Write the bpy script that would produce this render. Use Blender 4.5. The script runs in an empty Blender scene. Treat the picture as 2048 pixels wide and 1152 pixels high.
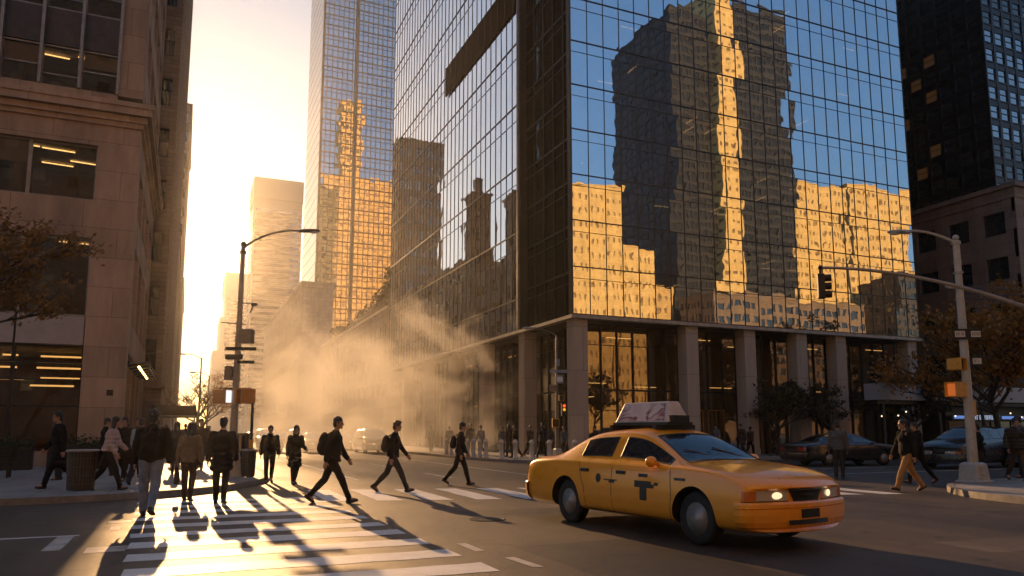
SKY_STRENGTH = .070
SKY_PIVOT = 8.0
SKY_FLAT = .44
SKY_SAT = 1.06
SKY_TINT = (.96, .98, 1.02)
EXPOSURE = .36
HAZE = .00020
HAZE_G = .80
STEAM = .15
import bpy, bmesh, math, random
from mathutils import Vector, Matrix, noise
from mathutils.bvhtree import BVHTree
R = random.Random(11)
S = bpy.context.scene
COL = S.collection
rad = math.radians
PI = math.pi

# ---------------------------------------------------------------- helpers
def V(*a): return Vector(a)

class MB:
    """collects faces, builds ONE mesh object"""
    def __init__(s): s.v = []; s.f = []; s.m = []
    def add(s, vs, fs, m=0):
        o = len(s.v); s.v += [tuple(p) for p in vs]
        for f in fs: s.f.append([i + o for i in f]); s.m.append(m)
        return s
    def quad(s, a, b, c, d, m=0): return s.add([a, b, c, d], [(0, 1, 2, 3)], m)
    def box(s, x0, x1, y0, y1, z0, z1, m=0):
        vs = [(x, y, z) for z in (z0, z1) for y in (y0, y1) for x in (x0, x1)]
        return s.add(vs, [(0, 2, 3, 1), (4, 5, 7, 6), (0, 1, 5, 4), (2, 6, 7, 3), (0, 4, 6, 2), (1, 3, 7, 5)], m)
    def obox(s, c, size, rot=None, m=0):
        rot = rot or Matrix.Identity(3)
        vs = []
        for z in (-.5, .5):
            for y in (-.5, .5):
                for x in (-.5, .5):
                    vs.append(Vector(c) + rot @ Vector((x * size[0], y * size[1], z * size[2])))
        return s.add(vs, [(0, 2, 3, 1), (4, 5, 7, 6), (0, 1, 5, 4), (2, 6, 7, 3), (0, 4, 6, 2), (1, 3, 7, 5)], m)
    def tube(s, pts, rs, n=8, m=0, cap=True):
        pts = [Vector(p) for p in pts]
        if not isinstance(rs, (list, tuple)): rs = [rs] * len(pts)
        vs = []; up = None
        for i, p in enumerate(pts):
            t = (pts[min(i + 1, len(pts) - 1)] - pts[max(i - 1, 0)])
            if t.length < 1e-9: t = Vector((0, 0, 1))
            t.normalize()
            if up is None:
                up = Vector((0, 0, 1)) if abs(t.z) < .9 else Vector((1, 0, 0))
            a = t.cross(up)
            if a.length < 1e-6: a = t.orthogonal()
            a.normalize(); b = a.cross(t).normalized(); up = b
            for k in range(n):
                q = 2 * PI * k / n
                vs.append(p + (a * math.cos(q) + b * math.sin(q)) * rs[i])
        fs = []
        for i in range(len(pts) - 1):
            for k in range(n):
                fs.append((i * n + k, (i + 1) * n + k, (i + 1) * n + (k + 1) % n, i * n + (k + 1) % n))
        if cap:
            fs.append(tuple(range(n))); fs.append(tuple((len(pts) - 1) * n + k for k in range(n))[::-1])
        return s.add(vs, fs, m)
    def lathe(s, prof, c=(0, 0, 0), n=16, axis='z', m=0, cap=True):
        vs = []
        for r, h in prof:
            for k in range(n):
                q = 2 * PI * k / n
                x, y = r * math.cos(q), r * math.sin(q)
                p = (x, y, h) if axis == 'z' else ((x, h, y) if axis == 'y' else (h, x, y))
                vs.append((p[0] + c[0], p[1] + c[1], p[2] + c[2]))
        fs = []
        for i in range(len(prof) - 1):
            for k in range(n):
                fs.append((i * n + k, i * n + (k + 1) % n, (i + 1) * n + (k + 1) % n, (i + 1) * n + k))
        if cap: fs.append(tuple(range(n))[::-1]); fs.append(tuple((len(prof) - 1) * n + k for k in range(n)))
        return s.add(vs, fs, m)
    def ell(s, c, r, rot=None, nu=12, nv=8, m=0):
        c = Vector(c); rot = rot or Matrix.Identity(3)
        if not isinstance(r, (list, tuple)): r = (r, r, r)
        vs = [c + rot @ Vector((0, 0, -r[2]))]
        for j in range(1, nv):
            t = -PI / 2 + PI * j / nv
            for k in range(nu):
                q = 2 * PI * k / nu
                vs.append(c + rot @ Vector((r[0] * math.cos(t) * math.cos(q), r[1] * math.cos(t) * math.sin(q), r[2] * math.sin(t))))
        vs.append(c + rot @ Vector((0, 0, r[2])))
        fs = []
        for k in range(nu): fs.append((0, 1 + (k + 1) % nu, 1 + k))
        for j in range(nv - 2):
            for k in range(nu):
                a = 1 + j * nu + k; b = 1 + j * nu + (k + 1) % nu
                fs.append((a, b, b + nu, a + nu))
        l = len(vs) - 1
        for k in range(nu): fs.append((l, l - nu + k, l - nu + (k + 1) % nu))
        return s.add(vs, fs, m)
    def cap(s, p0, p1, r0, r1=None, n=10):
        r1 = r0 if r1 is None else r1
        s.tube([p0, p1], [r0, r1], n); s.ell(p0, r0, nu=n, nv=6); s.ell(p1, r1, nu=n, nv=6)
        return s
    def prism(s, poly, z0, z1, m=0):
        n = len(poly)
        vs = [(x, y, z0) for x, y in poly] + [(x, y, z1) for x, y in poly]
        fs = [tuple(range(n))[::-1], tuple(range(n, 2 * n))]
        for i in range(n): fs.append((i, (i + 1) % n, n + (i + 1) % n, n + i))
        return s.add(vs, fs, m)
    def mesh(s, name, off=(0, 0, 0), smooth=False):
        me = bpy.data.meshes.new(name)
        me.from_pydata([(p[0] - off[0], p[1] - off[1], p[2] - off[2]) for p in s.v], [], s.f)
        me.polygons.foreach_set('material_index', s.m)
        if smooth: me.polygons.foreach_set('use_smooth', [True] * len(s.f))
        me.update()
        return me
    def build(s, name, mats, parent=None, local=False, smooth=False, bevel=0, loc=None):
        off = (0, 0, 0)
        if parent is not None and not local:
            o = Vector((0, 0, 0)); p = parent
            while p is not None: o += p.location; p = p.parent
            off = o
        if loc is not None: off = Vector(off) + Vector(loc)
        me = s.mesh(name, off, smooth)
        return link(name, me, mats, parent, bevel, loc)

def link(name, me, mats, parent=None, bevel=0, loc=None):
    for m in (mats if isinstance(mats, (list, tuple)) else [mats]):
        if m is not None: me.materials.append(m)
    o = bpy.data.objects.new(name, me); COL.objects.link(o)
    if parent is not None: o.parent = parent
    if loc is not None: o.location = loc
    if bevel:
        b = o.modifiers.new('bevel', 'BEVEL'); b.width = bevel; b.segments = 2; b.limit_method = 'ANGLE'
    return o

def thing(name, label, cat, loc=(0, 0, 0), rz=0, group=None):
    o = bpy.data.objects.new(name, None); COL.objects.link(o)
    o.location = loc; o.rotation_euler = (0, 0, rz); o.empty_display_size = .3
    return tag(o, label, cat, group)

def tag(o, label, cat, group=None, kind=None):
    if label: o['label'] = label
    if cat: o['category'] = cat
    if group: o['group'] = group
    if kind: o['kind'] = kind
    return o

def struct(o):
    o['kind'] = 'structure'
    return o

def inst(o, parent, loc=None, rz=None):
    c = o.copy(); COL.objects.link(c); c.parent = parent
    if loc is not None: c.location = loc
    if rz is not None: c.rotation_euler = (0, 0, rz)
    return c

CHILD = {}
def copy_tree(o, parent=None):
    c = o.copy(); COL.objects.link(c)
    if parent is not None: c.parent = parent
    for ch in [x for x in bpy.data.objects if x.parent == o and x.name in CHILD_SNAPSHOT(o)]:
        copy_tree(ch, c)
    return c
def CHILD_SNAPSHOT(o): return {x.name for x in o.children}

def evaluated(mb, mods, voxel=None):
    """temporary object through modifiers -> new mesh data"""
    me = mb.mesh('tmp') if isinstance(mb, MB) else mb
    o = bpy.data.objects.new('tmp', me); COL.objects.link(o)
    mods(o)
    dg = bpy.context.evaluated_depsgraph_get()
    dg.update()
    out = bpy.data.meshes.new_from_object(o.evaluated_get(dg))
    bpy.data.objects.remove(o); bpy.data.meshes.remove(me)
    return out

CLOUD = bpy.data.textures.new('fold_noise', 'CLOUDS'); CLOUD.noise_scale = .14
def remesh(mb, voxel, it=4, disp=0):
    def mods(o):
        r = o.modifiers.new('r', 'REMESH'); r.mode = 'VOXEL'; r.voxel_size = voxel; r.use_smooth_shade = True
        if it:
            q = o.modifiers.new('s', 'SMOOTH'); q.factor = .5; q.iterations = it
        if disp:
            d = o.modifiers.new('d', 'DISPLACE'); d.texture = CLOUD; d.strength = disp; d.mid_level = .5
    return evaluated(mb, mods)

# ---------------------------------------------------------------- camera (levelled to the photograph's horizon)
CP = rad(7.3); CF = 1511.0; cf = CF * math.cos(CP); CYAW = math.atan(657 / CF); CH = 1.55; CCY = 862 - cf * math.tan(CP)
cam = bpy.data.cameras.new('camera'); co = bpy.data.objects.new('camera', cam); COL.objects.link(co)
cam.sensor_width = 36; cam.lens = cf / 2048 * 36; cam.shift_y = (CCY - 576) / 2048
cam.clip_start = .1; cam.clip_end = 3000
co.location = (0, 0, CH)
co.rotation_euler = (PI / 2 + CP, 0, -CYAW)
S.camera = co

# ---------------------------------------------------------------- world + sun
SUN_EL = rad(14.15); SUN_AZ = rad(-.4)
w = bpy.data.worlds.new('World'); S.world = w; w.use_nodes = True
nt = w.node_tree; bg = nt.nodes['Background']
sky = nt.nodes.new('ShaderNodeTexSky'); sky.sky_type = 'NISHITA'; sky.sun_disc = False
sky.sun_elevation = SUN_EL; sky.sun_rotation = SUN_AZ
sky.air_density = 1.0; sky.dust_density = 1.0; sky.ozone_density = 1.6
# luminance curve evens the sky out: bright parts held down, far side lifted, hue kept
lum = nt.nodes.new('ShaderNodeRGBToBW'); nt.links.new(sky.outputs[0], lum.inputs[0])
dv_ = nt.nodes.new('ShaderNodeMath'); dv_.operation = 'DIVIDE'; dv_.inputs[1].default_value = SKY_PIVOT; nt.links.new(lum.outputs[0], dv_.inputs[0])
pw_ = nt.nodes.new('ShaderNodeMath'); pw_.operation = 'POWER'; pw_.inputs[1].default_value = -SKY_FLAT; nt.links.new(dv_.outputs[0], pw_.inputs[0])
vm_ = nt.nodes.new('ShaderNodeVectorMath'); vm_.operation = 'SCALE'; nt.links.new(sky.outputs[0], vm_.inputs[0]); nt.links.new(pw_.outputs[0], vm_.inputs['Scale'])
hs_ = nt.nodes.new('ShaderNodeHueSaturation'); hs_.inputs['Saturation'].default_value = SKY_SAT; nt.links.new(vm_.outputs[0], hs_.inputs['Color']); tn_ = nt.nodes.new('ShaderNodeVectorMath'); tn_.operation = 'MULTIPLY'; tn_.inputs[1].default_value = SKY_TINT; nt.links.new(hs_.outputs[0], tn_.inputs[0]); nt.links.new(tn_.outputs[0], bg.inputs[0]); bg.inputs[1].default_value = SKY_STRENGTH
sl = bpy.data.lights.new('sun', 'SUN'); so = bpy.data.objects.new('sun', sl); COL.objects.link(so)
sl.energy = 5; sl.angle = rad(.5); sl.color = (1, .56, .24)
sd = Vector((math.sin(SUN_AZ) * math.cos(SUN_EL), math.cos(SUN_AZ) * math.cos(SUN_EL), math.sin(SUN_EL)))
so.rotation_euler = (-sd).to_track_quat('-Z', 'Y').to_euler()
so.location = sd * 100
vs = S.view_settings; S.display_settings.display_device = 'sRGB'
vs.view_transform = 'Standard'; vs.look = 'None'; vs.gamma = 1; vs.exposure = EXPOSURE; vs.use_curve_mapping = False
cy = S.cycles
cy.max_bounces = 8; cy.diffuse_bounces = 2; cy.glossy_bounces = 4; cy.transmission_bounces = 4; cy.volume_bounces = 1; cy.transparent_max_bounces = 8
cy.caustics_reflective = False; cy.caustics_refractive = False
cy.sample_clamp_indirect = 6; cy.sample_clamp_direct = 0
cy.use_denoising = True; cy.use_adaptive_sampling = True; cy.adaptive_threshold = .02
cy.volume_step_rate = 1.5; cy.volume_max_steps = 192

# ---------------------------------------------------------------- materials
def newmat(name):
    m = bpy.data.materials.new(name); m.use_nodes = True
    return m, m.node_tree, m.node_tree.nodes['Principled BSDF'], m.node_tree.nodes['Material Output']
def N(nt, t, **k):
    n = nt.nodes.new(t)
    for a, b in k.items():
        if a.startswith('i_'): n.inputs[a[2:].replace('_', ' ')].default_value = b
        else: setattr(n, a, b)
    return n
def coord(nt, kind='Object', scale=(1, 1, 1), rot=(0, 0, 0)):
    t = nt.nodes.new('ShaderNodeTexCoord'); mp = nt.nodes.new('ShaderNodeMapping')
    mp.inputs['Scale'].default_value = scale; mp.inputs['Rotation'].default_value = rot
    nt.links.new(t.outputs[kind], mp.inputs[0])
    return mp.outputs[0]
def ramp(nt, src, stops):
    r = nt.nodes.new('ShaderNodeValToRGB'); e = r.color_ramp.elements
    while len(e) < len(stops): e.new(.5)
    for i, (p, c) in enumerate(stops):
        e[i].position = p; e[i].color = tuple(c) + (1,) if len(c) == 3 else c
    nt.links.new(src, r.inputs[0]); return r.outputs[0]
def mixc(nt, fac, a, b, mode='MIX'):
    n = nt.nodes.new('ShaderNodeMix'); n.data_type = 'RGBA'; n.blend_type = mode
    for sock, v in ((n.inputs[0], fac), (n.inputs[6], a), (n.inputs[7], b)):
        if hasattr(v, 'links') or hasattr(v, 'is_linked'): nt.links.new(v, sock)
        elif isinstance(v, (tuple, list)): sock.default_value = tuple(v) + (1,) if len(v) == 3 else v
        else: sock.default_value = v
    return n.outputs[2]
def mat(name, col, rough=.6, metal=0, var=.25, vscale=3, bump=0, bscale=40, spec=.5, coat=0, stretch=(1, 1, 1)):
    """painted / stone / cloth surface with uneven tone, roughness and relief"""
    m, nt, b, out = newmat(name)
    c = coord(nt, 'Object', stretch)
    n1 = N(nt, 'ShaderNodeTexNoise', i_Scale=vscale, i_Detail=6, i_Roughness=.65); nt.links.new(c, n1.inputs['Vector'])
    lo = tuple(x * (1 - var) for x in col); hi = tuple(min(1, x * (1 + var)) for x in col)
    nt.links.new(ramp(nt, n1.outputs[0], [(.3, lo), (.7, hi)]), b.inputs['Base Color'])
    rr = ramp(nt, n1.outputs[0], [(.3, (min(1, rough * 1.12),) * 3), (.7, (rough * .88,) * 3)])
    nt.links.new(rr, b.inputs['Roughness'])
    b.inputs['Metallic'].default_value = metal; b.inputs['Specular IOR Level'].default_value = spec
    b.inputs['Coat Weight'].default_value = coat; b.inputs['Coat Roughness'].default_value = .06
    if bump:
        n2 = N(nt, 'ShaderNodeTexNoise', i_Scale=bscale, i_Detail=5); nt.links.new(c, n2.inputs['Vector'])
        bp = N(nt, 'ShaderNodeBump', i_Strength=bump, i_Distance=.02); nt.links.new(n2.outputs[0], bp.inputs['Height'])
        nt.links.new(bp.outputs[0], b.inputs['Normal'])
    return m
def glow(name, col, st):
    m, nt, b, out = newmat(name)
    b.inputs['Base Color'].default_value = (.04, .04, .04, 1)
    b.inputs['Emission Color'].default_value = tuple(col) + (1,); b.inputs['Emission Strength'].default_value = st
    return m
def stone(name, col, bw=1.2, bh=.6, var=.2, dirt=.35, axis='xz', joint=.62):
    """ashlar: block joints + per-block tone + streaky weathering"""
    m, nt, b, out = newmat(name)
    g = nt.nodes.new('ShaderNodeTexCoord'); sp = nt.nodes.new('ShaderNodeSeparateXYZ'); nt.links.new(g.outputs['Object'], sp.inputs[0])
    ad = N(nt, 'ShaderNodeMath', operation='ADD'); nt.links.new(sp.outputs[0], ad.inputs[0]); nt.links.new(sp.outputs[1], ad.inputs[1])
    cb = nt.nodes.new('ShaderNodeCombineXYZ'); nt.links.new(ad.outputs[0], cb.inputs[0]); nt.links.new(sp.outputs[2], cb.inputs[1])
    br = N(nt, 'ShaderNodeTexBrick', offset=.5); nt.links.new(cb.outputs[0], br.inputs['Vector'])
    br.inputs['Scale'].default_value = 1; br.inputs['Mortar Size'].default_value = .018; br.inputs['Brick Width'].default_value = bw; br.inputs['Row Height'].default_value = bh
    br.inputs['Color1'].default_value = tuple(x * (1 - var) for x in col) + (1,); br.inputs['Color2'].default_value = tuple(min(1, x * (1 + var)) for x in col) + (1,)
    br.inputs['Mortar'].default_value = tuple(x * joint for x in col) + (1,)
    c = coord(nt, 'Object', (1, 1, .22))
    n1 = N(nt, 'ShaderNodeTexNoise', i_Scale=.9, i_Detail=8, i_Roughness=.7); nt.links.new(c, n1.inputs['Vector'])
    d = ramp(nt, n1.outputs[0], [(.32, (1 - dirt,) * 3), (.62, (1, 1, 1))])
    nt.links.new(mixc(nt, 1, br.outputs[0], d, 'MULTIPLY'), b.inputs['Base Color'])
    b.inputs['Roughness'].default_value = .8
    n2 = N(nt, 'ShaderNodeTexNoise', i_Scale=25, i_Detail=6); nt.links.new(g.outputs['Object'], n2.inputs['Vector'])
    bp = N(nt, 'ShaderNodeBump', i_Strength=.25, i_Distance=.03); nt.links.new(n2.outputs[0], bp.inputs['Height'])
    bp2 = N(nt, 'ShaderNodeBump', i_Strength=.4, i_Distance=.01, invert=True); nt.links.new(br.outputs['Fac'], bp2.inputs['Height']); nt.links.new(bp.outputs[0], bp2.inputs['Normal'])
    nt.links.new(bp2.outputs[0], b.inputs['Normal'])
    return m
def curtain_glass(name, refl=(.86, .93, 1.0), tint=(.30, .28, .24), lo=.45, wob=.12, wscale=.55, rough=.012, dirty=.06):
    """tinted reflective curtain-wall glass: mirror coat over see-through tint, panes slightly pillowed"""
    m, nt, b, out = newmat(name); nt.nodes.remove(b)
    c = coord(nt, 'Object')
    n1 = N(nt, 'ShaderNodeTexNoise', i_Scale=wscale, i_Detail=2.0, i_Roughness=.45); nt.links.new(c, n1.inputs['Vector'])
    bp = N(nt, 'ShaderNodeBump', i_Strength=wob, i_Distance=.05); nt.links.new(n1.outputs[0], bp.inputs['Height'])
    gl = N(nt, 'ShaderNodeBsdfGlossy'); gl.inputs['Color'].default_value = refl + (1,); gl.inputs['Roughness'].default_value = rough
    nt.links.new(bp.outputs[0], gl.inputs['Normal'])
    tr = N(nt, 'ShaderNodeBsdfTransparent'); tr.inputs['Color'].default_value = tint + (1,)
    fr = N(nt, 'ShaderNodeFresnel', i_IOR=1.6)
    mr = N(nt, 'ShaderNodeMapRange'); mr.inputs['From Min'].default_value = .05; mr.inputs['From Max'].default_value = .9
    mr.inputs['To Min'].default_value = lo; mr.inputs['To Max'].default_value = .96
    nt.links.new(fr.outputs[0], mr.inputs['Value'])
    mx = N(nt, 'ShaderNodeMixShader'); nt.links.new(mr.outputs[0], mx.inputs[0]); nt.links.new(tr.outputs[0], mx.inputs[1]); nt.links.new(gl.outputs[0], mx.inputs[2])
    # thin film of dust
    df = N(nt, 'ShaderNodeBsdfDiffuse'); df.inputs['Color'].default_value = (.35, .32, .28, 1)
    n3 = N(nt, 'ShaderNodeTexNoise', i_Scale=.8, i_Detail=7); nt.links.new(c, n3.inputs['Vector'])
    mr2 = N(nt, 'ShaderNodeMapRange'); mr2.inputs['From Min'].default_value = .35; mr2.inputs['From Max'].default_value = .75; mr2.inputs['To Min'].default_value = 0; mr2.inputs['To Max'].default_value = dirty
    nt.links.new(n3.outputs[0], mr2.inputs['Value'])
    mx2 = N(nt, 'ShaderNodeMixShader'); nt.links.new(mr2.outputs[0], mx2.inputs[0]); nt.links.new(mx.outputs[0], mx2.inputs[1]); nt.links.new(df.outputs[0], mx2.inputs[2])
    nt.links.new(mx2.outputs[0], out.inputs['Surface'])
    return m
def dark_glass(name, col=(.02, .022, .025), rough=.04, wob=.05):
    m, nt, b, out = newmat(name)
    b.inputs['Base Color'].default_value = col + (1,); b.inputs['Roughness'].default_value = rough
    b.inputs['Specular IOR Level'].default_value = .9; b.inputs['IOR'].default_value = 1.7
    c = coord(nt, 'Object')
    n1 = N(nt, 'ShaderNodeTexNoise', i_Scale=.7, i_Detail=2); nt.links.new(c, n1.inputs['Vector'])
    bp = N(nt, 'ShaderNodeBump', i_Strength=wob, i_Distance=.05); nt.links.new(n1.outputs[0], bp.inputs['Height'])
    nt.links.new(bp.outputs[0], b.inputs['Normal'])
    return m

M = {}
M['glass_main'] = curtain_glass('mirror_glass', refl=(.80, .92, 1.0), lo=.76, wob=.10, wscale=.5)
M['glass_street'] = curtain_glass('street_mirror_glass', refl=(.95, .98, 1.0), lo=.80, wob=.09)
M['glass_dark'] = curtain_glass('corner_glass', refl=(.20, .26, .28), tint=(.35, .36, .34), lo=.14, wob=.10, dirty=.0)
M['glass_lobby'] = curtain_glass('lobby_glass', refl=(.8, .8, .8), tint=(.6, .55, .45), lo=.22, wob=.08)
M['glass_tower'] = curtain_glass('tower_glass', refl=(.95, .93, .9), tint=(.2, .18, .15), lo=.62, wob=.12, wscale=.25)
M['glass_office'] = curtain_glass('office_glass', refl=(.8, .82, .85), tint=(.62, .55, .45), lo=.10, wob=.07)
M['glass_pane'] = dark_glass('window_glass')
M['dull_pane'] = mat('dull_window', (.012, .014, .018), .35, spec=.35)
M['mullion'] = mat('dark_mullion', (.035, .035, .037), .4, .6)
M['mullion_light'] = mat('grey_mullion', (.25, .24, .23), .4, .6)
M['slab'] = mat('floor_slab', (.07, .062, .055), .8)
M['ceil'] = mat('ceiling_tile', (.28, .25, .21), .8)
M['core'] = mat('core_wall', (.10, .085, .07), .8)
M['strip'] = glow('strip_lamp', (1, .60, .22), 2.2)
M['strip_dim'] = glow('strip_lamp_dim', (1, .55, .18), 1.2)
M['col_stone'] = stone('column_stone', (.44, .355, .28), 2.2, 2.4, .05, .22)
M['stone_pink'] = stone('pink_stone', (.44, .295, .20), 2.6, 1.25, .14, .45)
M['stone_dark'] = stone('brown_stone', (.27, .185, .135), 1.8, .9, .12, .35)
M['spandrel'] = mat('spandrel_metal', (.055, .048, .044), .5, .2)
M['metal_grey'] = mat('galvanised', (.30, .29, .28), .45, .6, bump=.1)
M['metal_dark'] = mat('dark_metal', (.025, .024, .023), .45, .4)
M['black'] = mat('black_paint', (.012, .012, .012), .4)
M['pole_white'] = mat('pole_paint', (.42, .40, .37), .5, .1, .15, 6, .15, 60)
M['pole_dark'] = mat('pole_dark_paint', (.16, .13, .10), .5, .2, .2, 6, .1, 60)
M['yellow'] = mat('signal_yellow', (.62, .30, .03), .45, 0, .15, 8)
M['orange'] = mat('signal_orange', (.52, .20, .03), .5, 0, .15, 8)
M['concrete'] = mat('concrete', (.32, .30, .28), .85, 0, .2, 4, .3, 60)
# ---------------------------------------------------------------- ground
def asphalt(name, col):
    m, nt, b, out = newmat(name)
    c = coord(nt, 'Object')
    big = N(nt, 'ShaderNodeTexNoise', i_Scale=.22, i_Detail=8, i_Roughness=.62); nt.links.new(c, big.inputs['Vector'])
    fine = N(nt, 'ShaderNodeTexNoise', i_Scale=55, i_Detail=4, i_Roughness=.8); nt.links.new(c, fine.inputs['Vector'])
    c2 = coord(nt, 'Object', (1.6, .12, 1))
    lane = N(nt, 'ShaderNodeTexNoise', i_Scale=.8, i_Detail=5); nt.links.new(c2, lane.inputs['Vector'])
    a = ramp(nt, big.outputs[0], [(.3, tuple(x * .6 for x in col)), (.5, col), (.72, tuple(x * 1.6 for x in col))])
    sp_ = N(nt, 'ShaderNodeTexNoise', i_Scale=2.6, i_Detail=3); nt.links.new(c, sp_.inputs['Vector'])   # oil spots
    a = mixc(nt, 1, a, ramp(nt, sp_.outputs[0], [(.30, (.42, .42, .42)), (.38, (1, 1, 1))]), 'MULTIPLY')
    f = ramp(nt, fine.outputs[0], [(.28, (.6, .6, .6)), (.5, (1, 1, 1)), (.74, (1.25, 1.22, 1.18)), (.80, (2.8, 2.7, 2.5))])
    a = mixc(nt, 1, a, f, 'MULTIPLY')
    l = ramp(nt, lane.outputs[0], [(.36, (.72, .72, .72)), (.55, (1, 1, 1))])
    a = mixc(nt, 1, a, l, 'MULTIPLY')
    # tar-sealed cracks
    vo = N(nt, 'ShaderNodeTexVoronoi', feature='DISTANCE_TO_EDGE', i_Scale=.16)
    wob = N(nt, 'ShaderNodeTexNoise', i_Scale=1.1, i_Detail=5); nt.links.new(c, wob.inputs['Vector'])
    va = N(nt, 'ShaderNodeVectorMath', operation='SCALE', i_Scale=1.6); nt.links.new(wob.outputs[1], va.inputs[0])
    vb = N(nt, 'ShaderNodeVectorMath', operation='ADD'); nt.links.new(c, vb.inputs[0]); nt.links.new(va.outputs[0], vb.inputs[1])
    nt.links.new(vb.outputs[0], vo.inputs['Vector'])
    k = ramp(nt, vo.outputs[0], [(.0, (.45, .45, .45)), (.006, (.5, .5, .5)), (.012, (1, 1, 1))])
    a = mixc(nt, .8, a, k, 'MULTIPLY')
    nt.links.new(a, b.inputs['Base Color'])
    r = ramp(nt, big.outputs[0], [(.3, (.46,) * 3), (.7, (.67,) * 3)])
    nt.links.new(r, b.inputs['Roughness']); b.inputs['Specular IOR Level'].default_value = .42
    bp = N(nt, 'ShaderNodeBump', i_Strength=.55, i_Distance=.012); nt.links.new(fine.outputs[0], bp.inputs['Height'])
    bp2 = N(nt, 'ShaderNodeBump', i_Strength=.5, i_Distance=.12); nt.links.new(big.outputs[0], bp2.inputs['Height']); nt.links.new(bp.outputs[0], bp2.inputs['Normal'])
    nt.links.new(bp2.outputs[0], b.inputs['Normal'])
    return m
M['asphalt'] = asphalt('asphalt', (.066, .049, .036))
M['earth'] = mat('bare_ground', (.10, .09, .08), .9)

def paint(name, col, wear=.5):
    m, nt, b, out = newmat(name)
    c = coord(nt, 'Object')
    n1 = N(nt, 'ShaderNodeTexNoise', i_Scale=2.2, i_Detail=9, i_Roughness=.72); nt.links.new(c, n1.inputs['Vector'])
    n2 = N(nt, 'ShaderNodeTexNoise', i_Scale=60, i_Detail=3); nt.links.new(c, n2.inputs['Vector'])
    a = ramp(nt, n1.outputs[0], [(.30, (.12, .11, .10)), (.30 + .12 * wear, tuple(x * .75 for x in col)), (.62, col)])
    f = ramp(nt, n2.outputs[0], [(.30, (.55, .55, .55)), (.46, (1, 1, 1))])
    nt.links.new(mixc(nt, .7, a, f, 'MULTIPLY'), b.inputs['Base Color'])
    b.inputs['Roughness'].default_value = .55
    bp = N(nt, 'ShaderNodeBump', i_Strength=.4, i_Distance=.01); nt.links.new(n2.outputs[0], bp.inputs['Height']); nt.links.new(bp.outputs[0], b.inputs['Normal'])
    return m
M['paint'] = paint('road_paint', (.80, .78, .74), .35)
M['paint_worn'] = paint('worn_road_paint', (.55, .52, .47), 1.4)

m, nt, b, out = newmat('paving'); M['paving'] = m
c = coord(nt, 'Object')
br = N(nt, 'ShaderNodeTexBrick', offset=0); nt.links.new(c, br.inputs['Vector'])
br.inputs['Scale'].default_value = 1; br.inputs['Brick Width'].default_value = 1.5; br.inputs['Row Height'].default_value = 1.5; br.inputs['Mortar Size'].default_value = .012
br.inputs['Color1'].default_value = (.27, .255, .235, 1); br.inputs['Color2'].default_value = (.33, .31, .285, 1); br.inputs['Mortar'].default_value = (.12, .11, .10, 1)
n1 = N(nt, 'ShaderNodeTexNoise', i_Scale=1.1, i_Detail=8, i_Roughness=.7); nt.links.new(c, n1.inputs['Vector'])
vo = N(nt, 'ShaderNodeTexVoronoi', i_Scale=2.3); nt.links.new(c, vo.inputs['Vector'])
gum = ramp(nt, vo.outputs['Distance'], [(.05, (.45, .45, .45)), (.075, (1, 1, 1))])
a = mixc(nt, 1, br.outputs[0], ramp(nt, n1.outputs[0], [(.3, (.68,) * 3), (.65, (1.08,) * 3)]), 'MULTIPLY')
nt.links.new(mixc(nt, .8, a, gum, 'MULTIPLY'), b.inputs['Base Color']); b.inputs['Roughness'].default_value = .62
n2 = N(nt, 'ShaderNodeTexNoise', i_Scale=70, i_Detail=4); nt.links.new(c, n2.inputs['Vector'])
bp = N(nt, 'ShaderNodeBump', i_Strength=.3, i_Distance=.01); nt.links.new(n2.outputs[0], bp.inputs['Height']); nt.links.new(bp.outputs[0], b.inputs['Normal'])
M['kerb'] = mat('kerb_granite', (.22, .20, .18), .7, 0, .3, 5, .3, 50)
M['kerb_red'] = mat('kerb_red_paint', (.10, .035, .028), .65, 0, .35, 4, .3, 50)

g = MB()
n = 40
for (xa, xb, ya, yb) in [(-600, 900, -600, 1400)]:
    g.quad((xa, ya, -.004), (xb, ya, -.004), (xb, yb, -.004), (xa, yb, -.004))
struct(g.build('ground', M['earth']))
g = MB(); g.quad((-160, -200, 0), (260, -200, 0), (260, 480, 0), (-160, 480, 0))
struct(g.build('road', M['asphalt']))

def smooth_poly(pts, it=3):
    pts = [Vector(p) for p in pts]
    for _ in range(it):   # corner cutting
        q = [pts[0]]
        for i in range(len(pts) - 1):
            a, b2 = pts[i], pts[i + 1]; L = (b2 - a).length
            k1 = .25 if L < 8 else .8 / L
            if i > 0: q.append(a + (b2 - a) * k1)
            if i < len(pts) - 2: q.append(b2 + (a - b2) * k1)
        q.append(pts[-1]); pts = q
    return [(p.x, p.y) for p in pts]

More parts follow.
